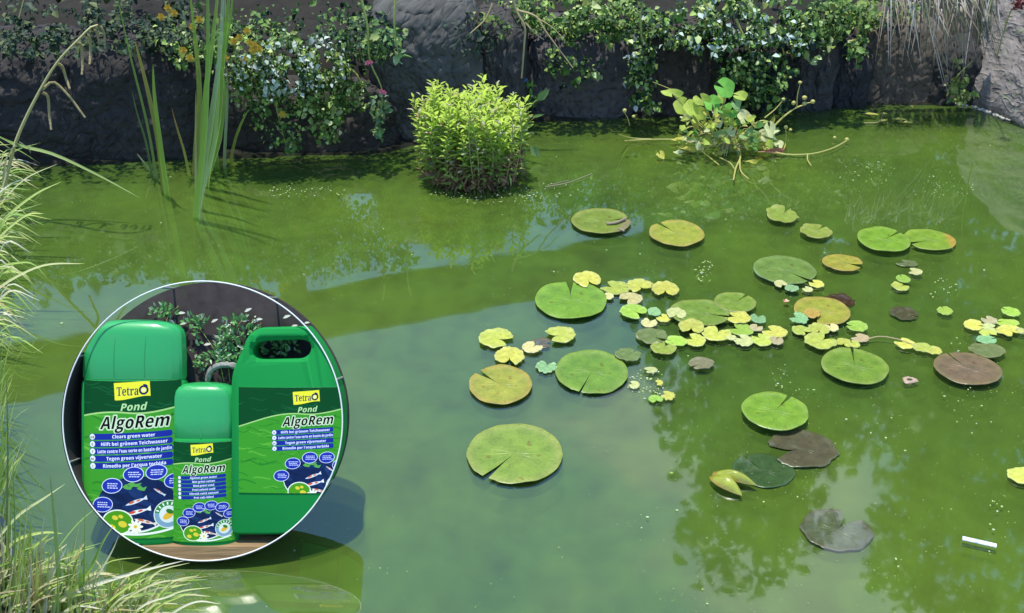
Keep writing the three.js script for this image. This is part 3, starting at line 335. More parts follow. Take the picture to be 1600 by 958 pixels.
function pad(px, py, w, h, nx, ny, style, o = {}) {
  const c = W(px, py), rx = (W(px + w / 2, py).x - W(px - w / 2, py).x) / 2, rz0 = (W(px, py + h / 2).z - W(px, py - h / 2).z) / 2, rz = clamp(rz0, rx * 0.62, rx * 1.18), seed = px * 1.37 + py;
  const R = rng((px * 991 + py * 37) | 0), small = w < 56, nq = nx === null ? null : W(nx, ny), a0 = nq ? Math.atan2((nq.z - c.z) / rz, (nq.x - c.x) / rx) : R() * 6.28;
  const gap = o.gap ?? (small ? 0.34 + R() * 0.3 : 0.07), N = small ? 40 : 84, M = small ? 6 : 12, pos = [], col = [], uv = [], idx = [], [ca, cb] = ((j) => ST[style].map((q) => q.map((w, i) => w * j[i])))(((a, b) => [a * b, b, b * (0.7 + a * 0.3)])(0.84 + R() * 0.24, 0.78 + R() * 0.3)), wave = o.wave ?? (small ? 0.055 : 0.012), curl = o.curl ?? (small ? 0.12 : 0.055), deep = o.deep ?? 0.97;
  const lift = 0.0025 + (layer++ % 9) * 0.0005 + (o.up ?? 0), SINK = { purple: 0.006, sunk: 0.0085, sunkgrey: 0.0065, rust: 0.009 }[style] ?? (o.wet && small ? 0.006 : 0);
  for (let j = 0; j <= M; j++) for (let i = 0; i <= N; i++) { const t = i / N, rr = j / M;
    const g = gap * sstep(1 - deep, 1, rr) * (0.55 + 0.45 * rr) + (small ? 0 : 0.02), a = a0 + g + t * (6.28318 - 2 * g), lob = small ? 1 + 0.10 * Math.pow(Math.abs(Math.cos((a - a0) / 2)), 3) : 1 - (t < 0.03 || t > 0.97 ? 0.02 : 0);
    const edge = 1 + wave * rr * rr * (n3(Math.cos(a) * 2.4 + seed, Math.sin(a) * 2.4, 1) * 2 + n3(Math.cos(a) * 7 + seed, Math.sin(a) * 7, 3) * (small ? 1.2 : 0.7)) - (o.ragged ? o.ragged * rr * rr * sstep(0.2, 1, Math.cos(a - (o.ragA ?? 0))) * Math.abs(n3(Math.cos(a) * 9, Math.sin(a) * 9 + seed, 2)) * 2.4 : 0);
    const x = Math.cos(a) * rr * rx * edge * lob, z = Math.sin(a) * rr * rz * edge * lob, s = rx;
    const y = lift + s * (curl * (Math.pow(rr, 5) * (0.35 + 0.9 * n3(Math.cos(a) * 1.6 + seed, Math.sin(a) * 1.6, 5))) + 0.02 * fbm(x / s * 1.7 + seed, z / s * 1.7, 6, 2) * rr + (small ? 0.05 * n3(x / s * 2 + seed, z / s * 2, 9) : 0) + (o.fold ? o.fold * Math.abs(Math.sin(a - a0)) * rr : 0));
    pos.push(x, Math.max(y, 0.0012), z); uv.push(0.5 + Math.cos(a) * rr * 0.5, 0.5 + Math.sin(a) * rr * 0.5);
    const k = sstep(0.72, 1, rr) * 0.8 + 0.35 * clamp(fbm(x / s * 1.5 + seed, z / s * 1.5, 2, 3) + 0.1, 0, 1), v = 1 + 0.25 * fbm(x / s * 2 + seed * 3, z / s * 2, 8, 3); const e = o.tint && Math.cos(a - o.tint[0]) * rr > 0.55 ? sstep(0.55, 0.9, Math.cos(a - o.tint[0]) * rr) : 0;
    for (let q = 0; q < 3; q++) col.push(Math.max(0.004, lerp(lerp(ca[q], cb[q], k) * v, e ? ST[o.tint[1]][0][q] : 0, e))); }
  for (let j = 0; j < M; j++) for (let i = 0; i < N; i++) { const a = j * (N + 1) + i, b = a + N + 1; idx.push(a, a + 1, b, a + 1, b + 1, b); }
  const k0 = pos.length / 3; for (let i = 0; i <= N; i++) { const q = (M * (N + 1) + i) * 3; pos.push(pos[q] * 0.985, Math.max(pos[q + 1] - 0.0022, 0.0004), pos[q + 2] * 0.985); col.push(col[q] * 0.8, col[q + 1] * 0.8, col[q + 2] * 0.8); uv.push(0.5, 0.5); } // the rim's thickness
  for (let i = 0; i < N; i++) { const a = M * (N + 1) + i, b = k0 + i; idx.push(a, a + 1, b, a + 1, b + 1, b); }
  const g = finish(pos, idx, col, uv), sunk = /sunk|purple|rust/.test(style) || o.wet, m = mesh('lily_pad', g, sunk ? wetMat : small ? leafletMat : padMat); m.position.set(c.x, -SINK, c.z); if (!o.wet && !SINK) { const tl = small ? 0.075 : 0.012; m.rotation.set((R() - 0.5) * tl, 0, (R() - 0.5) * tl); } return m;
}
const BIG = 'large lily pads floating on the pond', LIT = 'small floating leaves between the lily pads';
for (const [l, ...a] of [
  ['largest lily pad, plain yellow green and round, nearest to the viewer', 804, 710, 150, 93, 758, 748, 'olive', { gap: 0.05 }],
  ['round bright green pad with a curved pale vein, left of the small mottled brown leaf', 924, 583, 114, 68, null, 0, 'green', { gap: 0.01 }],
  ['orange tinted yellow lily pad left of the veined green pad', 782, 603, 98, 62, 741, 580, 'gold', { gap: 0.1 }],
  ['bright green pad with a notch at its top, touched by a small yellow leaf', 892, 471, 112, 60, 890, 440, 'lime', { gap: 0.1 }],
  ['flat pale green pad with a brown twig lying across its right side', 939, 348, 93, 40, 983, 344, 'olive', { gap: 0.06, tint: [0.4, 'tan'] }],
  ['yellowish pad with a slit at upper left, right of the twig pad', 1057, 367, 86, 40, 1026, 350, 'gold', { gap: 0.08 }],
  ['small pale pad with a chewed right edge, farthest back on the pond', 1222, 339, 50, 25, null, 0, 'olive', { ragged: 0.35, gap: 0.2 }],
  ['small oval pale green pad in front of the chewed one', 1273, 365, 46, 22, 1290, 355, 'olive', { gap: 0.12 }],
  ['green pad forming the left half of the touching far pair', 1380, 378, 80, 39, 1414, 362, 'lime', { gap: 0.06 }],
  ['green pad with an orange right tip, right half of the touching far pair', 1452, 376, 78, 34, 1414, 384, 'lime', { gap: 0.08, tint: [0.1, 'orange'] }],
  ['narrow golden yellow pad with a split right end, in front of the touching far pair', 1316, 412, 62, 26, 1348, 418, 'gold', { gap: 0.2 }],
  ['dull green wet pad above four tiny leaves', 1226, 424, 97, 44, 1262, 440, 'wet', { gap: 0.05, wet: 1 }],
  ['yellow orange pad with a curled orange flap at its lower left notch', 1284, 488, 86, 44, 1258, 510, 'gold', { gap: 0.28 }],
  ['plain green pad with a thin slit at its top and a pale midrib', 1335, 575, 102, 56, 1330, 545, 'green', { gap: 0.03 }],
  ['reddish brown lily pad with a pale glossy streak, at the right edge of the pond', 1511, 579, 102, 52, 1480, 556, 'brown', { gap: 0.03 }],
  ['olive green pad half hidden by the raft of small yellow leaves', 1093, 492, 94, 42, 1140, 499, 'olive', { gap: 0.06 }],
  ['smaller olive pad with a dark slit, above the raft of yellow leaves', 1148, 476, 65, 31, 1172, 462, 'olive', { gap: 0.07 }],
  ['bright green pad with a dark slit at its upper right, overlapping a purple brown pad', 1210, 648, 103, 59, 1238, 620, 'lime', { gap: 0.05, up: 0.002 }],
  ['wrinkled purple brown pad tucked under the bright green one', 1254, 699, 106, 60, 1206, 705, 'purple', { gap: 0.35, wave: 0.05 }],
  ['dark green sunken pad beside the folded yellow leaf', 1193, 731, 95, 54, 1160, 708, 'sunk', { gap: 0.05, wave: 0.03 }],
  ['grey green sunken pad with a wide notch, nearest the bottom right', 1307, 826, 110, 66, 1336, 800, 'sunkgrey', { gap: 0.32, wave: 0.04 }],
  ['yellow pad cut by the right edge of the picture', 1596, 746, 46, 26, 1620, 746, 'yel', { gap: 0.3 }],
]) tag(pad(...a), l, 'lily pad', BIG);
{ // folded yellow leaf: two lobes standing up out of the water
  const t = thing('folded_lily_pad', 'bright yellow folded lily pad with two raised lobes like open pincers', 'lily pad', W(1142, 754), BIG);
  for (const [x0, y0, x1, y1, w] of [[1112, 742, 1160, 774, 21], [1114, 738, 1183, 758, 15]]) { const a = W(x0, y0, 0.006), e = W(x1, y1, 0.005), d = e.clone().sub(a), L = d.length(), s = new THREE.Vector3(-d.z, 0, d.x).normalize(), pos = [], col = [], idx = [], uv = [], N = 14, wm = w * pxm(a);
    for (let i = 0; i <= N; i++) for (let j = 0; j <= 6; j++) { const u = i / N, v = j / 3 - 1, ww = wm * Math.pow(Math.sin(Math.PI * clamp(u * 0.93 + 0.07, 0, 1)), 0.7) * (1 - 0.3 * u) * 0.75, q = a.clone().addScaledVector(d, u).addScaledVector(s, v * ww); pos.push(q.x, 0.004 + 0.018 * Math.sin(Math.PI * u) * (1 - v * v * 0.8), q.z); uv.push(u, j / 6); const k = 0.8 + 0.4 * fbm(u * 4, v * 2, x1, 3), ed = Math.abs(v) > 0.9 || u < 0.08 ? 1 : 0; col.push((ed ? 0.42 : 0.46) * k, (ed ? 0.30 : 0.52) * k, 0.04 * k); }
    for (let i = 0; i < N; i++) for (let j = 0; j < 6; j++) { const p = i * 7 + j; idx.push(p, p + 1, p + 7, p + 1, p + 8, p + 7); }
    part('lobe', finish(pos, idx, col, uv), wetMat, t); }
}
for (const [l, ...a] of [
  ['pale yellow leaf notched at the right, above the orange tinted pad', 774, 531, 53, 28, 806, 540, 'yel'],
  ['yellow heart shaped leaf just above the orange tinted pad', 796, 559, 44, 27, 796, 580, 'yel', { wave: 0.09 }],
  ['small cream leaf touching a sunken brown one, above the mint leaf', 831, 546, 31, 17, 846, 538, 'pale'],
  ['small brownish sunken leaf between the cream leaf and the yellow oval one', 847, 536, 32, 15, null, 0, 'brown', { wet: 1 }],
  ['yellow oval leaf with its notch at the left, below the heart notched round pad', 876, 527, 46, 23, 848, 532, 'yel'],
  ['crinkled mint green leaf with white glints, at the left of the veined green pad', 853, 575, 31, 20, 860, 560, 'mint', { wave: 0.14, curl: 0.25 }],
  ['yellow leaf lying on the rim of the heart notched round pad', 917, 440, 42, 22, 928, 455, 'yel', { up: 0.004 }],
  ['yellow oval leaf right of the one on the notched pad rim', 962, 452, 43, 20, 945, 448, 'yel'],
  ['yellow leaf in the middle of the upper row with a ragged lower edge', 998, 449, 38, 19, 1010, 460, 'yel', { wave: 0.12 }],
  ['yellow heart shaped leaf at the right end of the upper row', 1039, 454, 41, 22, 1040, 470, 'yel'],
  ['pale yellow leaf notched at lower left, below the upper row', 986, 469, 35, 18, 970, 476, 'pale', { gap: 0.5 }],
  ['tiny cream leaf squeezed against the right rim of the heart notched pad', 951, 466, 16, 10, null, 0, 'pale'],
  ['greenish yellow oval leaf left of the tiny mint leaf', 989, 490, 40, 21, 1005, 497, 'lim'],
  ['tiny round mint leaf in the gap left of the half hidden olive pad', 1022, 491, 20, 15, null, 0, 'mint', { gap: 0.05 }],
  ['cream leaf directly below the tiny round mint leaf', 1014, 506, 24, 13, null, 0, 'pale'],
  ['small yellow leaf between the cream one and the half hidden olive pad', 1037, 499, 22, 12, 1030, 494, 'yel'],
  ['pale leaf lying on the left part of the half hidden olive pad', 1056, 494, 30, 17, 1055, 508, 'pale', { up: 0.004 }],
  ['broad yellow leaf with a notch in its lower rim, left in the raft', 1080, 515, 37, 22, 1078, 532, 'yel', { up: 0.004 }],
  ['bright lime leaf at the lower left end of the raft', 1058, 536, 34, 15, null, 0, 'lim', { gap: 0.1 }],
  ['yellow leaf right of the bright lime one at the bottom of the raft', 1087, 535, 30, 19, 1070, 528, 'yel'],
  ['large yellow leaf in the middle of the raft, notched at upper right', 1119, 525, 44, 22, 1128, 514, 'yel', { gap: 0.45 }],
  ['yellow leaf at the top of the raft under the smaller olive pad', 1154, 500, 38, 19, 1135, 496, 'yel'],
  ['mint green notched leaf at the top right of the raft', 1184, 502, 23, 16, 1184, 490, 'mint'],
  ['lime green leaf in the centre right of the raft', 1158, 517, 39, 18, 1140, 512, 'lim'],
  ['little pinkish leaf below the mint green notched one', 1181, 514, 20, 11, null, 0, 'pink'],
  ['yellow leaf at the far right end of the raft', 1211, 521, 36, 18, 1194, 515, 'yel'],
  ['pale leaf at the bottom of the raft, left of a yellow one', 1163, 535, 31, 16, 1150, 528, 'pale', { wave: 0.1 }],
  ['yellow leaf at the bottom of the raft next to its last pinkish leaf', 1190, 534, 31, 18, 1178, 526, 'yel'],
  ['pinkish leaf at the lower right corner of the raft', 1213, 535, 20, 13, null, 0, 'pink'],
  ['tiny yellow strip leaf between the broad middle leaf and the pale bottom one', 1142, 531, 16, 8, null, 0, 'pale'],
  ['leftmost tiny cream leaf under the glinting wet pad', 1219, 447, 19, 10, 1226, 452, 'pale'],
  ['tiny mint leaf under the glinting wet pad', 1237, 454, 21, 10, null, 0, 'mint', { gap: 0.05 }],
  ['tiny yellow leaf at the right tip of the glinting wet pad', 1276, 445, 22, 12, 1264, 440, 'yel'],
  ['tiniest cream leaf between the mint and yellow ones under the wet pad', 1262, 454, 16, 8, null, 0, 'pale'],
  ['crumpled mint leaf at the left of the pad with the orange flap', 1248, 502, 28, 22, 1238, 498, 'mint', { wave: 0.2, curl: 0.3, up: 0.003 }],
  ['orange flap curled up from the notch of the yellow orange pad', 1268, 496, 24, 14, null, 0, 'orange', { up: 0.005, gap: 0.05, curl: 0.2 }],
  ['yellow leaf left below the pad with the orange flap', 1252, 519, 30, 15, 1266, 526, 'yel'],
  ['pale yellow leaf right below the pad with the orange flap', 1279, 517, 32, 17, 1280, 530, 'yel'],
  ['tiny cream leaf under the right part of the pad with the orange flap', 1299, 515, 21, 12, null, 0, 'pale'],
  ['big yellow leaf with its notch at the upper right, left above the plain green pad', 1281, 537, 48, 25, 1300, 527, 'yel', { gap: 0.42 }],
  ['lime green oval leaf floating alone right of the yellow ones', 1339, 514, 32, 15, 1322, 512, 'lim', { gap: 0.2 }],
  ['yellow leaf standing at the slit of the plain green pad', 1319, 537, 23, 18, null, 0, 'yel'],
  ['pinkish leaf touching the thin curved stem', 1344, 530, 27, 13, 1333, 527, 'pink'],
  ['small yellow leaf squeezed between the pinkish one and the plain green pad', 1335, 540, 17, 12, null, 0, 'yel'],
  ['yellow leaf at the right end of the thin curved stem', 1415, 540, 31, 16, 1402, 534, 'yel'],
  ['long yellow leaf pointing to the reddish brown pad', 1441, 546, 30, 14, null, 0, 'yel', { gap: 0.15 }],
  ['yellow leaf touching the reddish brown pad', 1459, 551, 24, 13, 1448, 546, 'yel'],
  ['small lime leaf right of the brown sunken leaf', 1476, 489, 23, 12, null, 0, 'lim', { gap: 0.1 }],
  ['lime leaf at the top of the cluster at the right edge', 1579, 491, 27, 15, 1566, 486, 'lim', { gap: 0.15 }],
  ['yellow leaf at the left end of the cluster at the right edge', 1520, 512, 28, 15, 1535, 514, 'yel', { gap: 0.2 }],
  ['pinkish brown leaf in the cluster at the right edge', 1546, 502, 24, 11, null, 0, 'pink'],
  ['pale yellow leaf under the pinkish brown one in the right edge cluster', 1546, 514, 26, 12, 1560, 514, 'pale'],
  ['long lime leaf in the middle of the right edge cluster', 1575, 507, 33, 12, 1558, 504, 'lim', { gap: 0.15 }],
  ['broad yellow leaf with a bite in its rim, right in the right edge cluster', 1576, 519, 40, 15, 1590, 526, 'yel', { wave: 0.12 }],
  ['small yellow leaf below the pale one in the right edge cluster', 1543, 523, 26, 11, null, 0, 'yel'],
  ['mint green leaf at the bottom of the right edge cluster', 1540, 534, 29, 13, null, 0, 'mint', { gap: 0.1 }],
  ['tiny cream leaf cut by the right picture edge', 1594, 520, 14, 10, null, 0, 'pale'],
  ['tiny pale leaf above the lime and yellow pair in front of the far pads', 1430, 428, 21, 10, 1418, 426, 'pale'],
  ['tiny green leaf of the pair in front of the far pads', 1411, 440, 21, 11, null, 0, 'lim', { gap: 0.1 }],
  ['tiny yellow leaf of the pair in front of the far pads', 1406, 449, 26, 13, 1420, 444, 'yel'],
  ['thin brown sunken leaf behind the tiny pale one', 1418, 410, 33, 9, null, 0, 'tan', { wet: 1 }],
  ['brown oval sunken leaf floating alone on the right side of the pond', 1412, 488, 43, 20, null, 0, 'brown', { wet: 1, gap: 0.08 }],
  ['dark rust red leaf sticking out behind the pad with the orange flap', 1312, 467, 46, 20, null, 0, 'rust', { gap: 0.1, wave: 0.12 }],
  ['dull tan leaf floating alone below the raft of yellow leaves', 1096, 571, 38, 18, 1080, 577, 'tan', { gap: 0.12 }],
  ['dull green oval pad right below the cluster at the right edge', 1543, 551, 52, 22, 1522, 546, 'dull', { gap: 0.05 }],
  ['dull green leaf with its notch at the right, touching an olive leaf below it', 1017, 528, 47, 23, 1038, 536, 'dull', { gap: 0.2, wave: 0.03 }],
  ['olive leaf with its notch at the top right, touching the dull green one above it', 1036, 548, 39, 21, 1046, 536, 'olive', { gap: 0.3, wave: 0.03 }],
  ['mottled brown green leaf at the upper right rim of the veined green pad', 980, 559, 38, 19, null, 0, 'dull', { gap: 0.05, wave: 0.08 }],
  ['cream leaf at the right rim of the veined green pad', 991, 603, 17, 12, null, 0, 'pale'],
  ['small pale leaf above the loose fragments right of the veined pad', 1017, 580, 22, 9, null, 0, 'pale'],
  ['tiny yellow fragment right of the veined green pad', 1030, 600, 12, 8, null, 0, 'yel'],
  ['lime fragment at the bottom of the loose fragments', 1024, 626, 22, 11, null, 0, 'lim'],
  ['yellow fragment at the right of the loose fragments', 1044, 621, 22, 13, null, 0, 'yel', { wave: 0.15 }],
]) tag(pad(...a), l, 'floating leaf', LIT);

// ---------------------------------------------------------------- odds and ends on the water
{ const a = W(1504, 841, 0.005), e = W(1557, 853, 0.005), d = e.clone().sub(a), L = d.length(), g = new THREE.CylinderGeometry(0.0045, 0.0045, L, 12, 1); g.rotateZ(Math.PI / 2); g.scale(1, 0.5, 1); const t = thing('cigarette_stub', 'white paper roll like a cigarette floating at the lower right', 'litter', a.clone().lerp(e, 0.5)); t.rotation.y = -Math.atan2(d.z, d.x);
  mesh('paper_tube', g, mat({ color: new THREE.Color().setRGB(0.74, 0.77, 0.82), bumpMap: rockBump, bumpScale: 0.001, roughness: 0.7 }), t); const b = new THREE.CylinderGeometry(0.0047, 0.0047, 0.004, 12, 1); b.rotateZ(Math.PI / 2); b.scale(1, 0.52, 1); b.translate(-0.004, 0, 0); mesh('band', b, mat({ color: new THREE.Color().setRGB(0.45, 0.52, 0.62) }), t); }
{ const t = thing('twig', 'brown twig lying on the flat pale green pad', 'twig', W(965, 346)), P = (x, y, h) => W(x, y, h); part('branch', tube([P(948, 350, 0.007), P(962, 348, 0.009), P(978, 341, 0.011)], 0.0035, 0.003, 8, 7), twigMat, t); part('branch', tube([P(968, 358, 0.007), P(976, 361, 0.008)], 0.003, 0.0026, 6, 7), twigMat, t); }
tag(mesh('curved_stem', tube([W(1352, 531, 0.002), W(1374, 526, 0.005), W(1402, 530, 0.005), W(1430, 540, 0.004), W(1446, 548, 0.002)], 0.0016, 0.0014, 24, 6), tanStem), 'thin curved tan stem arching over the water between small yellow leaves', 'stem');
{ const q = W(1421, 596), g = new THREE.TorusGeometry(0.0085, 0.0042, 8, 20); g.rotateX(Math.PI / 2); g.scale(1.15, 0.6, 0.9); { const p = g.attributes.position; for (let i = 0; i < p.count; i++) { const k = 1 + 0.5 * n3(p.getX(i) * 160, p.getZ(i) * 160, 3); p.setXYZ(i, p.getX(i) * k, p.getY(i) * (1 + 0.8 * n3(p.getX(i) * 200, p.getZ(i) * 200, 7)), p.getZ(i) * k); } g.computeVertexNormals(); } const m = mesh('fallen_petal', g, mat({ color: new THREE.Color().setRGB(0.42, 0.30, 0.22), roughness: 0.5 })); m.position.set(q.x, 0.003, q.z); tag(m, 'small crumpled pinkish fallen petal between the green and the brown pad', 'petal'); }
{ const q = W(1228, 473), L = new Leaves(), R = rng(2); for (let i = 0; i < 5; i++) L.leaf(new THREE.Vector3(0, 0.003, 0), new THREE.Vector3(Math.cos(i * 1.25), 0.3, Math.sin(i * 1.25)), new THREE.Vector3(0, 1, 0), 0.008, 0.006, i % 2 ? [0.5, 0.08, 0.04] : [0.5, 0.42, 0.3], 0.1, 0); const m = mesh('fallen_blossom', L.build(), leafMat); m.position.set(q.x, 0, q.z); tag(m, 'tiny red and white fallen blossom left of the pad with the orange flap', 'blossom'); }
{ // flecks of pollen, seed and duckweed drifting on the surface
  const R = rng(314), pos = [], idx = [], col = []; const put = (q, r, c) => { const k = pos.length / 3, n = 5, y = 0.0012 + R() * 0.0006, st = 0.5 + R(), a0 = R() * 3; pos.push(q.x, y + 0.0006, q.z); col.push(...c); for (let i = 0; i < n; i++) { const a = a0 + i / n * 6.283, rr = r * (0.6 + R() * 0.7); pos.push(q.x + Math.cos(a) * rr * st, y, q.z + Math.sin(a) * rr); col.push(...c); } for (let i = 0; i < n; i++) idx.push(k, k + 1 + (i + 1) % n, k + 1 + i); };
  for (let i = 0; i < 11000; i++) { const px = R() * 1600, py = 165 + R() * 800; if (Math.hypot(px - DISC[0], py - DISC[1]) < 210) continue; const dn = fbm(px / 90, py / 60, 3, 3) + (px > 1000 ? 0.1 : 0) + (py < 420 ? 0.12 : 0) - (px < 1000 && py > 480 ? 0.16 : 0); if (dn < R() * 0.55 - 0.1) continue; const q = W(px, py), big = R() < 0.05, g = R(); put(q, (big ? 0.0018 : 0.0006) * (0.5 + R() * 0.9), g < 0.45 ? [0.34, 0.44, 0.2] : g < 0.7 ? [0.36, 0.44, 0.3] : [0.22, 0.36, 0.06]); }
  for (const [cx, cy, rx, ry, n] of [[1470, 290, 55, 22, 60], [1350, 270, 60, 20, 50], [1100, 425, 16, 18, 40], [1475, 455, 25, 20, 26], [1490, 540, 12, 20, 10], [1560, 800, 20, 30, 14], [1530, 640, 40, 40, 18], [760, 305, 90, 14, 90], [850, 300, 60, 16, 40], [480, 300, 60, 14, 60], [1010, 600, 30, 24, 60], [1225, 590, 20, 20, 16]]) for (let i = 0; i < n; i++) { const a = R() * 6.28, k = Math.sqrt(R()); put(W(cx + Math.cos(a) * rx * k, cy + Math.sin(a) * ry * k), 0.0006 + R() * 0.0018, R() < 0.3 ? [0.44, 0.5, 0.42] : [0.34, 0.42, 0.16]); }
  const m = mesh('floating_flecks', finish(pos, idx, col), mat({ vertexColors: true, roughness: 0.6 })); m.userData.kind = 'stuff'; tag(m, 'pale flecks of pollen and duckweed drifting on the green water', 'flecks');
}

// ---------------------------------------------------------------- round display board with three green bottles, standing in the shallows
const D = (H - 0.010) / 0.7123, S = D / F, RAD = 218.5 * S;         // metres per px on the board's rim
const hub = new THREE.Vector3(); { const [a, b, c] = ray(316.5, 658); hub.set(a * D, H + b * D, c * D); }
const X = (u) => u * S;
function board(name, label, category, u, v, group) {               // a thing in the board's leaning frame, its base at (u, v)
  const t = thing(name, label, category, null, group); t.rotation.x = PITCH; t.position.copy(new THREE.Vector3(X(u), X(v), 0).applyEuler(t.rotation).add(hub)); t.userData.base = undefined; delete t.userData.base; return [t, u, v]; }
function bpart([t, u, v], name, geo, m, stuff) { geo.translate(-X(u), -X(v), 0); const o = mesh(name, geo, m, t); if (stuff) o.userData.kind = 'stuff'; return o; }
const ev = new Evaluator(); ev.useGroups = false; ev.attributes = ['position', 'normal', 'uv'];
const cutter = (() => { const g = new THREE.CylinderGeometry(RAD * 0.997, RAD * 0.997, 0.4, 160, 1); g.rotateX(Math.PI / 2); const b = new Brush(g); b.updateMatrixWorld(); return b; })();
function crop(g) { if (!g.index) g = mergeVertices(g, 1e-6); const b = new Brush(g); b.updateMatrixWorld(); const r = ev.evaluate(b, cutter, INTERSECTION).geometry; r.clearGroups(); return r; }
const ZC = -0.030, BH = 0.0275;                                     // bottles: middle depth and half thickness
function loft(cu, rings, n, seg = 72) {                             // rings: [v, half width, half depth, shift]
  const pos = [], uv = [], idx = [];
  rings.forEach(([v, a, b, s = 0], j) => { for (let i = 0; i <= seg; i++) { const t = i / seg * Math.PI * 2, c = Math.cos(t), w = Math.sin(t), x = Math.sign(c) * Math.abs(c) ** (2 / n) * a, z = Math.sign(w) * Math.abs(w) ** (2 / n) * b; pos.push(X(cu + s + x), X(v), ZC - z); uv.push(i / seg, j / (rings.length - 1)); } });
  const q = seg + 1; for (let j = 0; j + 1 < rings.length; j++) for (let i = 0; i < seg; i++) { const a = j * q + i; idx.push(a, a + 1, a + q, a + 1, a + q + 1, a + q); }
  for (const [j, f] of [[0, 0], [rings.length - 1, 1]]) { const k = pos.length / 3, [v, , , s = 0] = rings[j]; pos.push(X(cu + s), X(v) + (f ? X(rings[j][1] * 0.02) : 0), ZC); uv.push(0.5, f); for (let i = 0; i < seg; i++) { const a = j * q + i; f ? idx.push(k, a, a + 1) : idx.push(k, a + 1, a); } }
  let g = finish(pos, idx, null, uv); g = toCreasedNormals(g, 0.7); return g;
}
const front = (u, a, n) => ZC + BH * Math.pow(Math.max(0, 1 - Math.abs(u / a) ** n), 1 / n);
function wrapLabel(cu, a, n, u0, u1, v0, v1, zf) {                  // a label bent round the front of a bottle
  const g = new THREE.BoxGeometry(1, 1, 1, 40, 24, 1), p = g.attributes.position;
  for (let i = 0; i < p.count; i++) { const u = lerp(u0, u1, p.getX(i) + 0.5), v = lerp(v0, v1, p.getY(i) + 0.5) + 2.2 * Math.pow((u - cu) / a, 2), f = p.getZ(i) > 0; p.setXYZ(i, X(u), X(v), (zf ? zf(u) : front(u - cu, a, n)) + (f ? 0.0011 : -0.0006)); }
  g.clearGroups(); g.computeVertexNormals(); return g;
}
const plastic = phys({ color: new THREE.Color().setRGB(0.016, 0.30, 0.062), roughness: 0.66, specularIntensity: 0.12 }), capMat = phys({ color: new THREE.Color().setRGB(0.022, 0.36, 0.09), roughness: 0.4, clearcoat: 0.6, clearcoatRoughness: 0.14 }), canMat = phys({ color: new THREE.Color().setRGB(0.012, 0.26, 0.055), roughness: 0.7, specularIntensity: 0.12 });
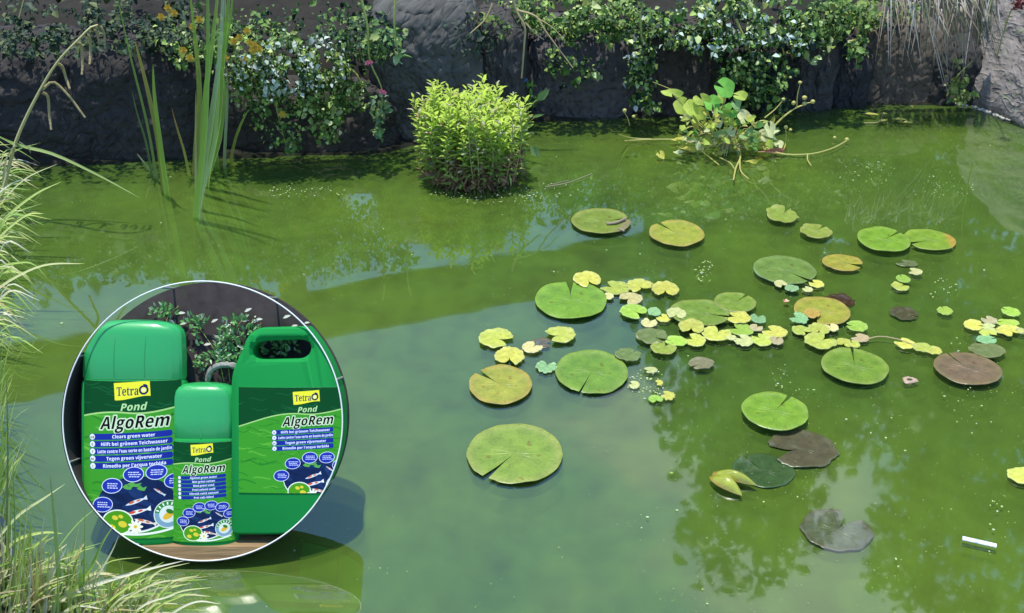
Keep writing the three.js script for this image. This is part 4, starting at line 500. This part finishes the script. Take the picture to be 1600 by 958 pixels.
// the printed label; units are px of the big bottle's label, the yellow tag's corner at (0, 0)
function printLabel(cw, chh, k, ox, oy, o) {
  const c = document.createElement('canvas'); c.width = cw; c.height = chh; const g = c.getContext('2d'), R = rng(o.seed); g.fillStyle = '#0a4a24'; g.fillRect(0, 0, cw, chh);
  g.setTransform(k, 0, 0, k, ox, oy);
  const L = -160, Rr = 160, curve = () => { g.beginPath(); g.moveTo(L, 90); g.bezierCurveTo(-70, 62, -40, 44, 14, 47); g.bezierCurveTo(60, 52, 80, 42, Rr, 26); };
  g.strokeStyle = 'rgba(30,110,60,0.55)'; g.lineWidth = 1.6; for (let i = 0; i < 26; i++) { const x = L + R() * 320, y = -10 + R() * 55; g.beginPath(); g.moveTo(x, y); g.bezierCurveTo(x + 12, y - 8 + R() * 16, x + 22, y + 8, x + 34, y - 6 + R() * 12); g.stroke(); }
  curve(); g.lineTo(Rr, 400); g.lineTo(L, 400); g.closePath(); g.fillStyle = '#3f9a2c'; g.fill(); g.save(); g.clip();
  for (let i = 0; i < 120; i++) { const x = L + R() * 320, y = 50 + R() * 200; g.strokeStyle = R() < 0.5 ? 'rgba(120,196,70,0.5)' : 'rgba(24,112,36,0.5)'; g.lineWidth = 1 + R() * 2.4; g.beginPath(); g.moveTo(x, y); g.bezierCurveTo(x + 10, y - 12 + R() * 24, x + 20, y - 10 + R() * 20, x + 30 + R() * 10, y - 6 + R() * 16); g.stroke(); } g.restore();
  curve(); g.strokeStyle = '#a9d67c'; g.lineWidth = 2.6; g.stroke();
  g.save(); g.transform(1, -0.05, 0.02, 1, 0, 0);
  g.fillStyle = '#f4ee3a'; g.beginPath(); g.moveTo(0, 1); g.lineTo(56, 0); g.lineTo(57, 24); g.bezierCurveTo(40, 21, 20, 30, 1, 28); g.closePath(); g.fill();
  g.fillStyle = '#16245e'; g.font = 'bold 19px serif'; g.textBaseline = 'alphabetic'; g.save(); g.translate(4, 21); const tw = g.measureText('Tetra').width; g.scale(35 / tw, 1); g.fillText('Tetra', 0, 0); g.restore();
  g.beginPath(); g.arc(46.5, 14, 6, 0, 7); g.lineWidth = 3; g.strokeStyle = '#16245e'; g.stroke(); g.beginPath(); g.moveTo(46, 6); g.quadraticCurveTo(50, 5, 52.5, 9); g.lineWidth = 2; g.stroke(); g.fillStyle = '#f8f6c0'; g.beginPath(); g.arc(46.5, 14, 2.6, 0, 7); g.fill();
  g.font = 'italic bold 16px sans-serif'; g.fillStyle = '#b9e29a'; g.save(); g.translate(8, 45); g.scale(42 / g.measureText('Pond').width, 1); g.fillText('Pond', 0, 0); g.restore();
  g.font = 'italic bold 27px sans-serif'; g.save(); g.translate(-24, 73); g.scale(108 / g.measureText('AlgoRem').width, 1); g.lineWidth = 4; g.lineJoin = 'round'; g.strokeStyle = '#d4e8c0'; g.strokeText('AlgoRem', 0, 0); g.fillStyle = '#0b0d0c'; g.fillText('AlgoRem', 0, 0); g.restore(); g.font = '6px sans-serif'; g.fillStyle = '#0b0d0c'; g.fillText('®', 86, 58);
  const rows = o.rows, rh = o.rh ?? 11.4; rows.forEach((s, i) => { const y = 80 + i * rh; g.fillStyle = '#1d2f95'; g.beginPath(); g.roundRect(o.rx ?? -42, y, o.rw ?? 130, rh - 1.8, 3); g.fill(); g.fillStyle = '#f2f5ff'; g.font = `bold ${o.fs ?? 7.4}px sans-serif`; const w = g.measureText(s).width, mw = (o.rw ?? 130) - 14; g.save(); g.translate((o.rx ?? -42) + (o.rw ?? 130) / 2 + 6, y + rh * 0.66); if (w > mw) g.scale(mw / w, 1); g.textAlign = 'center'; g.fillText(s, 0, 0); g.restore();
    g.beginPath(); g.arc((o.rx ?? -42) + 5, y + rh / 2 - 1, o.cr ?? 4.6, 0, 7); g.fillStyle = '#e9efe4'; g.fill(); g.fillStyle = '#1b2733'; g.font = 'bold 5px sans-serif'; g.textAlign = 'center'; g.fillText(o.codes[i] ?? '', (o.rx ?? -42) + 5, y + rh / 2 + 1); g.textAlign = 'left'; });
  g.restore(); g.save(); g.translate(o.px ?? 0, o.py ?? 0);
  g.beginPath(); g.ellipse(34, 192, 62, 44, -0.08, 0, 7); g.fillStyle = '#e8f0e6'; g.fill(); g.beginPath(); g.ellipse(34, 190, 61, 43, -0.08, 0, 7); g.save(); g.clip(); const gr = ['#14284f', '#1b3566', '#27477c', '#112040']; g.fillStyle = gr[0]; g.fillRect(-60, 130, 200, 120); for (let i = 0; i < 70; i++) { g.fillStyle = gr[(R() * 4) | 0]; g.globalAlpha = 0.5; g.beginPath(); g.ellipse(-40 + R() * 150, 140 + R() * 100, 6 + R() * 16, 2 + R() * 5, R(), 0, 7); g.fill(); } g.globalAlpha = 1;
  const fish = (x, y, l, a, c1, c2) => { g.save(); g.translate(x, y); g.rotate(a); g.fillStyle = c1; g.beginPath(); g.moveTo(-l, 0); g.quadraticCurveTo(-l * 0.2, -l * 0.3, l * 0.8, -1); g.lineTo(l * 1.15, -l * 0.22); g.lineTo(l * 1.1, l * 0.2); g.lineTo(l * 0.8, 1); g.quadraticCurveTo(-l * 0.2, l * 0.26, -l, 0); g.fill(); g.fillStyle = c2; g.beginPath(); g.ellipse(-l * 0.35, -1, l * 0.28, l * 0.1, 0, 0, 7); g.fill(); g.beginPath(); g.ellipse(l * 0.3, -0.5, l * 0.2, l * 0.08, 0, 0, 7); g.fill(); g.restore(); };
  fish(34, 187, 17, -0.35, '#dfe6ea', '#d96a3c'); fish(36, 203, 20, -0.25, '#eef1f0', '#d8532c'); fish(48, 218, 17, 0.25, '#e9ddd0', '#d06a44'); fish(8, 205, 14, 0.2, '#d8624a', '#e9e1dc'); fish(70, 172, 10, 0.6, '#ccd6dd', '#d8764a'); fish(88, 195, 11, -0.9, '#dfe3e2', '#d86a3c');
  g.fillStyle = '#5aa84a'; for (const [x, y, w] of [[32, 160, 12], [22, 164, 9], [44, 166, 8]]) { g.beginPath(); g.moveTo(x - w, y); g.lineTo(x - w * 0.3, y - 5); g.lineTo(x + w * 0.2, y - 1); g.lineTo(x + w, y - 3); g.lineTo(x + w * 0.5, y + 4); g.lineTo(x - w * 0.4, y + 3); g.closePath(); g.fill(); } g.restore();
  for (const [x, y] of o.ovals) { g.beginPath(); g.ellipse(x, y, 16.5, 12, -0.12, 0, 7); g.fillStyle = '#eef3ff'; g.fill(); g.beginPath(); g.ellipse(x, y, 15.4, 11, -0.12, 0, 7); g.fillStyle = '#2338a4'; g.fill(); g.fillStyle = '#dfe5fb'; for (let r = 0; r < 3; r++) { let xx = x - 9 + R() * 2; while (xx < x + 8) { const w = 1.6 + R() * 3; g.fillRect(xx, y - 4 + r * 3.4, w, 1.5); xx += w + 0.9; } } }
  g.lineWidth = 3.4; g.strokeStyle = '#f4f8ee'; g.beginPath(); g.moveTo(-10, 232); g.quadraticCurveTo(40, 246, 100, 228); g.stroke();
  g.beginPath(); g.ellipse(6, 219, 25, 20, 0, 0, 7); g.fillStyle = '#f1f6e6'; g.fill(); g.beginPath(); g.ellipse(6, 219, 23, 18, 0, 0, 7); g.fillStyle = '#4d9a1e'; g.fill(); g.fillStyle = '#e2d040'; for (const [x, y, r] of [[2, 212, 5], [14, 222, 7], [-3, 227, 6], [11, 210, 4]]) { g.beginPath(); g.ellipse(x, y, r, r * 0.7, 0.3, 0, 7); g.fill(); }
  g.save(); g.translate(34, 226); g.fillStyle = '#f8f6dc'; for (let i = 0; i < 9; i++) { g.rotate(0.698); g.beginPath(); g.ellipse(6, 0, 6, 2.4, 0, 0, 7); g.fill(); } g.fillStyle = '#e6c22c'; g.beginPath(); g.arc(0, 0, 2.6, 0, 7); g.fill(); g.restore();
  g.beginPath(); g.arc(84, 208, 22, 0, 7); g.fillStyle = '#dfe9dc'; g.fill(); g.lineWidth = 7; g.strokeStyle = '#7fa6ba'; g.beginPath(); g.arc(84, 208, 17, 0, 3.3); g.stroke(); g.strokeStyle = '#2f8a2e'; g.beginPath(); g.arc(84, 208, 17, 3.3, 6.2); g.stroke(); g.fillStyle = '#ffffff'; for (let a = 3.5; a < 6.1; a += 0.38) { g.save(); g.translate(84 + Math.cos(a) * 17, 208 + Math.sin(a) * 17); g.rotate(a); g.fillRect(-2.2, -1, 4.4, 2); g.restore(); } g.fillStyle = '#e9b83a'; g.beginPath(); g.ellipse(84, 210, 9, 5, -0.6, 0, 7); g.fill(); g.fillStyle = '#2f7a2c'; g.beginPath(); g.ellipse(86, 204, 6, 3.4, 0.5, 0, 7); g.fill(); g.restore();
  const t = new THREE.CanvasTexture(c); t.colorSpace = THREE.SRGBColorSpace; return phys({ map: t, roughness: 0.7, specularIntensity: 0.15 });
}
const longRows = ['Hilft bei grünem Teichwasser', "Lutte contre l'eau verte en bassin de jardin", 'Tegen groen vijverwater', "Rimedio per l'acqua torbida"];
{ // big bottle on the left
  const b = board('green_bottle', 'big green plastic bottle with a domed cap, at the left of the round board', 'bottle', -116, -194), a = 83;
  bpart(b, 'body', crop(loft(-116, [[-196, 76, 25 / 28 * BH], [-190, 81, BH], [-60, a, BH], [40, a, BH], [58, a, BH], [62, a - 2, BH * 0.97], [66, 78, BH * 0.9]], 2.7)), plastic);
  bpart(b, 'cap', crop(loft(-116, [[64.5, 80, BH * 0.96], [68, 81.5, BH * 0.99], [100, 81.5, BH], [132, 80, BH * 0.98], [142, 77, BH * 0.94], [149, 70, BH * 0.86], [154, 56, BH * 0.72], [157, 36, BH * 0.5], [158, 14, BH * 0.2]], 2.6)), capMat);
  for (const u of [-140, -92]) bpart(b, 'mould_seam', tube([new THREE.Vector3(X(u), X(70), ZC + BH - 0.0003), new THREE.Vector3(X(u), X(100), ZC + BH - 0.0003), new THREE.Vector3(X(u + 2), X(132), ZC + BH - 0.0011)], 0.0008, 0.0004, 8, 6), capMat);
  const k = 1024 / 152; bpart(b, 'label', crop(wrapLabel(-116, a, 2.7, -190, -38, -184, 62)), printLabel(1024, 1660, k, (177 - 316.5 + 190) * k, (62 - 60) * k, { seed: 31, rows: ['Clears green water', ...longRows], codes: ['GB', 'D', 'F', 'NL', 'I'], ovals: [[-18, 192], [-3, 162], [31, 144], [66, 141], [94, 156]] }));
}
{ // canister with a grip hole on the right
  const b = board('green_canister', 'green plastic canister with a grip handle, at the right of the round board', 'canister', 136, -180), s = new THREE.Shape(), c = 137, P = (u, v) => [X(c + u), X(v)];
  s.moveTo(...P(-82, -179)); s.lineTo(...P(82, -179)); s.quadraticCurveTo(...P(94, -179), ...P(94, -165)); s.lineTo(...P(94, 60)); s.bezierCurveTo(...P(94, 92), ...P(76, 104), ...P(66, 124)); s.bezierCurveTo(...P(60, 138), ...P(50, 146), ...P(34, 148)); s.lineTo(...P(-44, 146)); s.bezierCurveTo(...P(-62, 143), ...P(-70, 132), ...P(-74, 118)); s.bezierCurveTo(...P(-80, 100), ...P(-94, 86), ...P(-94, 54)); s.lineTo(...P(-94, -165)); s.quadraticCurveTo(...P(-94, -179), ...P(-82, -179));
  const h = new THREE.Path(); h.moveTo(...P(-36, 96)); h.lineTo(...P(8, 97)); h.bezierCurveTo(...P(22, 97), ...P(32, 104), ...P(31, 116)); h.bezierCurveTo(...P(30, 126), ...P(20, 127), ...P(10, 127)); h.lineTo(...P(-38, 125)); h.bezierCurveTo(...P(-54, 124), ...P(-62, 116), ...P(-60, 106)); h.bezierCurveTo(...P(-58, 96), ...P(-48, 96), ...P(-36, 96)); s.holes.push(h);
  const bv = X(7.5); let g = new THREE.ExtrudeGeometry(s, { depth: 0.054 - 2 * bv, bevelEnabled: true, bevelThickness: bv, bevelSize: bv, bevelOffset: -bv, bevelSegments: 7, curveSegments: 20 }); g.translate(0, 0, -0.057 + bv); g.deleteAttribute('uv'); g.deleteAttribute('normal'); g = toCreasedNormals(mergeVertices(g, 1e-6), 0.9);
  { const p = g.attributes.position, uv = []; for (let i = 0; i < p.count; i++) uv.push(p.getX(i), p.getY(i)); g.setAttribute('uv', new THREE.Float32BufferAttribute(uv, 2)); }
  bpart(b, 'body', crop(g), canMat);
  const k = 1024 / 168; bpart(b, 'label', crop(wrapLabel(137, 120, 2, 56, 224, -113, 52, () => -0.0026)), printLabel(1024, 1006, k * 0.74, (457 - 316.5 - 56) * k, 6 * k, { seed: 33, rows: longRows, codes: ['D', 'F', 'NL', 'I'], rx: -46, ovals: [[-32, 186], [-8, 160], [28, 148], [64, 148], [92, 164]].map(([x, y]) => [x, y]), px: 8, py: -8 }));
}
{ // small bottle in the middle
  const b = board('green_bottle', 'small green plastic bottle standing in front, in the middle of the round board', 'bottle', -4, -200), a = 55, sh = (v) => -2.5 * (v + 70) / 130; ZCshift(0.004);
  bpart(b, 'body', loft(-3.5, [[-201, 48, BH * 0.86, sh(-200)], [-195, 53, BH * 0.97, sh(-195)], [-100, 54.5, BH, sh(-100)], [-34, 55, BH, sh(-34)], [-30, 54, BH * 0.98, sh(-30)], [-27, 52, BH * 0.92, sh(-27)]], 2.6), plastic);
  bpart(b, 'cap', loft(-3.5, [[-28, 53, BH * 0.95, sh(-28)], [-25, 54.5, BH * 0.99, sh(-25)], [0, 54.5, BH, sh(0)], [36, 53.5, BH * 0.98, sh(36)], [46, 51, BH * 0.94, sh(46)], [52, 45, BH * 0.84, sh(52)], [56, 34, BH * 0.66, sh(56)], [58, 20, BH * 0.42, sh(58)], [58.8, 8, BH * 0.16, sh(58)]], 2.6), capMat);
  bpart(b, 'mould_seam', tube([new THREE.Vector3(X(-4), X(-27), ZC + BH + 0.0001), new THREE.Vector3(X(-4), X(-12), ZC + BH), new THREE.Vector3(X(-4), X(8), ZC + BH - 0.0004)], 0.0007, 0.0003, 8, 6), capMat);
  const k = 768 / 100; bpart(b, 'label', wrapLabel(-3.5, a + 1.2, 2.6, -53, 47, -190, -34), printLabel(768, 1198, k * 0.62, (297 - 316.5 + 53) * k, 3 * k, { seed: 37, rows: ['Against green water', 'Mot grönt vatten', 'Mod grønt vand', 'Proti zelené vodě', 'Vihreää vettä vastaan', 'Pret zaļo ūdeni'], codes: [], rh: 10, fs: 7, cr: 4, rx: -36, rw: 122, ovals: [[-20, 190], [-4, 168], [22, 153], [52, 149], [79, 154], [98, 172]], py: 5 }));
  ZCshift(-0.004);
}
function ZCshift() {}
{ // the board itself
  const b = board('round_display_board', 'round dark brown display board with a thin white rim, holding the green bottles', 'display board', 0, -218);
  const d = new THREE.CylinderGeometry(RAD, RAD, 0.012, 128, 1); d.rotateX(Math.PI / 2); d.translate(0, 0, -0.0665);
  bpart(b, 'backboard', d, mat({ color: new THREE.Color().setRGB(0.075, 0.056, 0.052), map: rockTint, bumpMap: rockBump, bumpScale: 0.001, roughness: 0.85 }));
  bpart(b, 'rim', new THREE.TorusGeometry(RAD, 0.0011, 8, 160), mat({ color: new THREE.Color().setRGB(0.82, 0.84, 0.8), roughness: 0.5 }));
  { const N = 60; const pos = [], idx = []; for (let i = 0; i <= N; i++) { const a = lerp(Math.PI * 0.84, Math.PI * 1.72, i / N); for (const [r, z] of [[1.0, 0], [1.0, -0.0604], [1.012, -0.0604], [1.012, 0]]) pos.push(Math.cos(a) * RAD * r, Math.sin(a) * RAD * r, z - 0.0002); if (i < N) for (let k = 0; k < 4; k++) { const p = i * 4 + k, q = i * 4 + (k + 1) % 4; idx.push(p, q, p + 4, q, q + 4, p + 4); } } bpart(b, 'side_wall', finish(pos, idx), mat({ color: new THREE.Color().setRGB(0.045, 0.036, 0.034), roughness: 0.85, side: THREE.DoubleSide })); }
  for (let i = 0; i < 8; i++) { const a = i / 8 * 6.283 + 0.3, g = new THREE.CylinderGeometry(0.0016, 0.0016, 0.062, 8); g.rotateX(Math.PI / 2); g.translate(Math.cos(a) * RAD * 0.999, Math.sin(a) * RAD * 0.999, -0.031); bpart(b, 'spacer', g, mat({ color: new THREE.Color().setRGB(0.3, 0.3, 0.28), roughness: 0.5 })); }
  const vt = -177 * S, un = Math.sqrt(RAD * RAD - vt * vt), sh = new THREE.Shape(), a0 = Math.atan2(vt, -un), a1 = Math.atan2(vt, un); sh.moveTo(-un, vt); sh.absarc(0, 0, RAD * 0.996, a0, a1, false); sh.lineTo(un, vt);
  const g = new THREE.ExtrudeGeometry(sh, { depth: 0.0588, bevelEnabled: false, curveSegments: 60 }), p = g.attributes.position, uv = []; g.translate(0, 0, -0.0596);
  for (let i = 0; i < p.count; i++) { if (p.getZ(i) > -0.03 && p.getY(i) > -197 * S) { p.setY(i, -197 * S); const m = Math.sqrt(RAD * RAD - (197 * S) ** 2) * 0.996; p.setX(i, clamp(p.getX(i), -m, m)); } uv.push(p.getX(i) / 0.25, (p.getY(i) + p.getZ(i)) / 0.25); }
  g.setAttribute('uv', new THREE.Float32BufferAttribute(uv, 2)); g.computeVertexNormals();
  const wood = texture(512, 256, (u, v) => { const w = tile((x, y) => fbm(x * 0.6, y * 9, 3, 4), u, v, 5), f = tile((x, y) => fbm(x * 1.2, y * 30, 8, 2), u, v, 6), kn = sstep(0.3, 0.4, tile((x, y) => fbm(x * 2, y * 4, 5, 2), u, v, 4)); const k = 0.75 + w * 0.6 + f * 0.4; return [k - kn * 0.35, k * 0.96 - kn * 0.38, k * 0.9 - kn * 0.4]; });
  bpart(b, 'wooden_ledge', g, mat({ color: new THREE.Color().setRGB(0.34, 0.23, 0.115), map: wood, bumpMap: wood, bumpScale: 0.002, roughness: 0.8 }));
  const e = new THREE.Vector3(0, 0, 0); const lg = tube([new THREE.Vector3(0, X(-20), -0.07), new THREE.Vector3(0, X(-60), -0.28), new THREE.Vector3(0, X(-110), -0.4)], 0.012, 0.012, 6, 10); bpart(b, 'prop_leg', lg, mat({ color: new THREE.Color().setRGB(0.05, 0.05, 0.05), roughness: 0.6 })); void e;
}
{ // little plants sprouting before the dark board, between and above the bottles
  const R = rng(88), b = board('thyme_sprig', 'little green and white leaved sprigs behind the bottles on the round board', 'plant', 20, 40), G = new Leaves(), uv = (x, y) => [x - 316.5, 658 - y], P = (x, y, z) => { const [u, v] = uv(x, y); return new THREE.Vector3(X(u), X(v), z); };
  for (const [cx, cy, rx, ry, n] of [[345, 545, 22, 24, 130], [336, 560, 24, 14, 70], [390, 545, 10, 40, 50], [425, 545, 30, 16, 70], [290, 505, 22, 12, 40], [240, 488, 20, 12, 46], [300, 570, 12, 14, 30], [360, 515, 30, 20, 50], [292, 548, 8, 30, 14], [372, 500, 26, 8, 20]]) for (let i = 0; i < n; i++) { const a = R() * 6.28, k = Math.sqrt(R()), x = cx + Math.cos(a) * rx * k, y = cy + Math.sin(a) * ry * k; if (Math.hypot(x - 316.5, y - 658) > 206) continue; const v = 0.7 + R() * 0.6; G.leaf(P(x, y, -0.056 + R() * 0.012), new THREE.Vector3(R() - 0.5, R() - 0.2, 0.3), new THREE.Vector3(R() - 0.5, 0.5, 1), 0.007 + R() * 0.006, 0.003 + R() * 0.003, R() < 0.75 ? [0.10 * v, 0.26 * v, 0.07 * v] : [0.3 * v, 0.42 * v, 0.24 * v], 0.2, 0.1); }
  bpart(b, 'foliage', G.build(), leafMat, true);
  for (const [x, y, l, a] of [[268, 490, 13, 0.1], [254, 500, 12, -0.6], [322, 505, 13, 0.5], [341, 512, 15, 0.3], [376, 488, 14, 0.5], [370, 502, 13, 0.1], [348, 518, 12, 0.2], [388, 505, 15, 0.4], [393, 500, 12, 0.1], [438, 498, 14, 0.4], [310, 541, 13, 0.2], [305, 508, 9, 0.9], [450, 512, 12, 0.3], [334, 528, 10, 0.6], [362, 540, 12, -0.5], [470, 506, 10, 0.2]]) { const L = new Leaves(); L.leaf(P(x - l / 2, y, -0.05), new THREE.Vector3(Math.cos(a), Math.sin(a), 0.15), new THREE.Vector3(0, 0.6, 1), X(l), X(l * 0.42), [0.44, 0.47, 0.38], 0.15, 0.1); bpart(b, 'pale_leaf', L.build(), leafMat); }
  for (const l of [[[345, 600], [342, 560], [352, 520], [372, 490]], [[335, 600], [325, 560], [300, 520], [285, 500]], [[390, 600], [385, 550], [395, 505]], [[240, 520], [245, 495], [262, 478]]]) bpart(b, 'stem', tube(l.map(([x, y]) => P(x, y, -0.055)), 0.0008, 0.0005, 10, 5), stemMat);
  const s = board('pale_stone', 'small pale arched stone between the bottles on the round board', 'stone', 336, 40); s[1] = 20; s[2] = 60; 
  const st = []; { const cv = new THREE.CatmullRomCurve3([P(310, 598, -0.05), P(316, 582, -0.045), P(332, 573, -0.042), P(350, 573, -0.042), P(362, 580, -0.045), P(368, 598, -0.05)]), g = new THREE.TubeGeometry(cv, 24, X(5), 8, false), p = g.attributes.position; for (let i = 0; i < p.count; i++) { const q = fbm(p.getX(i) * 180, p.getY(i) * 180, 3, 3) * 0.004; p.setXYZ(i, p.getX(i) + q, p.getY(i) + q, p.getZ(i) + q); } g.computeVertexNormals(); st.push(g); }
  s[0].position.copy(new THREE.Vector3(X(20), X(60), 0).applyEuler(s[0].rotation).add(hub)); bpart(s, 'arch', st[0], mat({ color: new THREE.Color().setRGB(0.42, 0.43, 0.38), map: rockTint, roughness: 0.85 }));
}

// ---------------------------------------------------------------- what the water mirrors: trees and a timber pergola beyond the far bank
function mirror(px, py, depth) { const w = W(px, py), [a, b, c] = ray(px, py), t = (depth + w.z) / -c; return new THREE.Vector3(w.x + a * t, -b * t, -depth); }  // where the mirrored view meets an upright plane
const barkMat = mat({ color: new THREE.Color().setRGB(0.10, 0.08, 0.06), map: rockTint, bumpMap: rockBump, bumpScale: 0.02, roughness: 0.95 });
const crownMat = mat({ vertexColors: true, roughness: 0.6, side: THREE.DoubleSide });
function tree(label, seed, foot, blobs, n, size, pal) {              // blobs: [x, y, z, rx, ry, rz]
  const R = rng(seed), t = thing('garden_tree', label, 'tree', foot, 'garden trees beyond the far bank'), L = new Leaves(), tot = blobs.reduce((s, b) => s + b[3] * b[4] * b[5], 0);
  for (const [x, y, z, rx, ry, rz] of blobs) { const m = Math.round(n * rx * ry * rz / tot); for (let i = 0; i < m; i++) { const d = vr(R); if (d.length() > 1 || d.length() < 0.2) continue; d.setLength(0.55 + 0.5 * R()); const q = new THREE.Vector3(x + d.x * rx, y + d.y * ry, z + d.z * rz); if (n3(q.x * 1.6 + seed, q.y * 1.6, q.z * 1.6) < -0.25) continue; const c = pal[(R() * pal.length) | 0], s = size * (0.6 + R() * 0.8); L.leaf(q, vr(R).add(new THREE.Vector3(0, -0.3, 0)), vr(R).add(new THREE.Vector3(0, 0.8, 0)), s, s * 0.7, c, 0.15, 0.15); }
    part('limb', tube([new THREE.Vector3(foot.x, 0.9, foot.z), new THREE.Vector3((foot.x + x) / 2, y * 0.6, (foot.z + z) / 2), new THREE.Vector3(x, y, z)], 0.06, 0.02, 8, 7), barkMat, t); }
  part('crown', L.build(), crownMat, t, true); part('trunk', tube([new THREE.Vector3(foot.x, groundY(foot.x, foot.z) - 0.2, foot.z), new THREE.Vector3(foot.x + 0.05, 0.9, foot.z), new THREE.Vector3(foot.x, 1.6, foot.z)], 0.13, 0.08, 8, 9), barkMat, t); return t;
}
{
  const TG = GREEN.concat([[0.06, 0.1, 0.03]]), at = (px, py, d) => mirror(px, py, d);
  const blob = (px, py, d, r, ry = r, rz = r) => { const p = at(px, py, d); return [p.x, p.y, p.z, r, ry, rz]; };
  tree('broad tree beyond the far bank at the left, seen mirrored in the water', 301, new THREE.Vector3(-2.4, 0, -7.4), [blob(120, 315, 7.4, 0.7), blob(300, 300, 7.2, 0.75), blob(420, 330, 7.0, 0.5), blob(200, 240, 7.4, 0.8), blob(20, 350, 7.2, 0.6), blob(380, 240, 7.3, 0.8)], 9000, 0.12, TG);
  tree('low round tree beyond the far bank in the middle, seen mirrored in the water', 302, new THREE.Vector3(-0.1, 0, -7.2), [blob(560, 262, 7.2, 0.5), blob(700, 228, 7.2, 0.5), blob(860, 185, 7.2, 0.5), blob(640, 190, 7.2, 0.6), blob(800, 165, 7.2, 0.6), blob(960, 165, 7.2, 0.45)], 9000, 0.12, TG);
  tree('tall dense tree beyond the far bank at the right, seen mirrored in the water', 303, new THREE.Vector3(2.4, 0, -7.6), [blob(1230, 480, 7.2, 1.0), blob(1125, 450, 7.2, 0.62), blob(1040, 280, 7.2, 0.42), blob(1310, 320, 7.4, 0.9), blob(1480, 400, 7.4, 1.0), blob(1520, 560, 7.2, 0.9), blob(1200, 610, 7.2, 0.9), blob(1210, 730, 7.0, 0.7), blob(1140, 520, 7.2, 0.6), blob(1540, 720, 7.2, 0.9), blob(1160, 830, 7.0, 0.55), blob(1500, 860, 7.0, 0.8), blob(1400, 480, 7.3, 0.5)], 44000, 0.105, TG);
  // pergola: a long beam on posts with rafters, its underside level
  const p0 = mirror(482, 464, 5.6), p1a = mirror(983, 374, 5.6); let dz = 5.6; for (let i = 0; i < 60; i++) { const q = mirror(983, 374, dz); if (q.y > p0.y) break; dz += 0.05; } const p1 = mirror(983, 374, dz); void p1a;
  const t0 = mirror(500, 526, 5.6), th = clamp(t0.y - p0.y, 0.12, 0.5), dir = p1.clone().sub(p0).setY(0), len = dir.length(); dir.normalize();
  const t = thing('pergola', 'timber garden pergola beyond the far bank, its long beam mirrored in the water', 'pergola', new THREE.Vector3(p0.x, 0, p0.z)), wd = mat({ color: new THREE.Color().setRGB(0.16, 0.11, 0.07), map: rockTint, roughness: 0.85 }), ang = -Math.atan2(dir.z, dir.x);
  const bar = (name, s0, s1, y0, y1, w) => { const g = new THREE.BoxGeometry(s1 - s0, y1 - y0, w); g.rotateY(ang); const c = p0.clone().addScaledVector(dir, (s0 + s1) / 2); g.translate(c.x, (y0 + y1) / 2, c.z); part(name, g, wd, t); };
  bar('beam', -4.2, len + 0.4, p0.y, p0.y + th, 0.14);
  for (const s of [-4.0, -0.09, len + 0.2]) bar('post', s - 0.07, s + 0.07, 0.2, p0.y - 0.002, 0.137);
}
renderer.render(scene, camera);
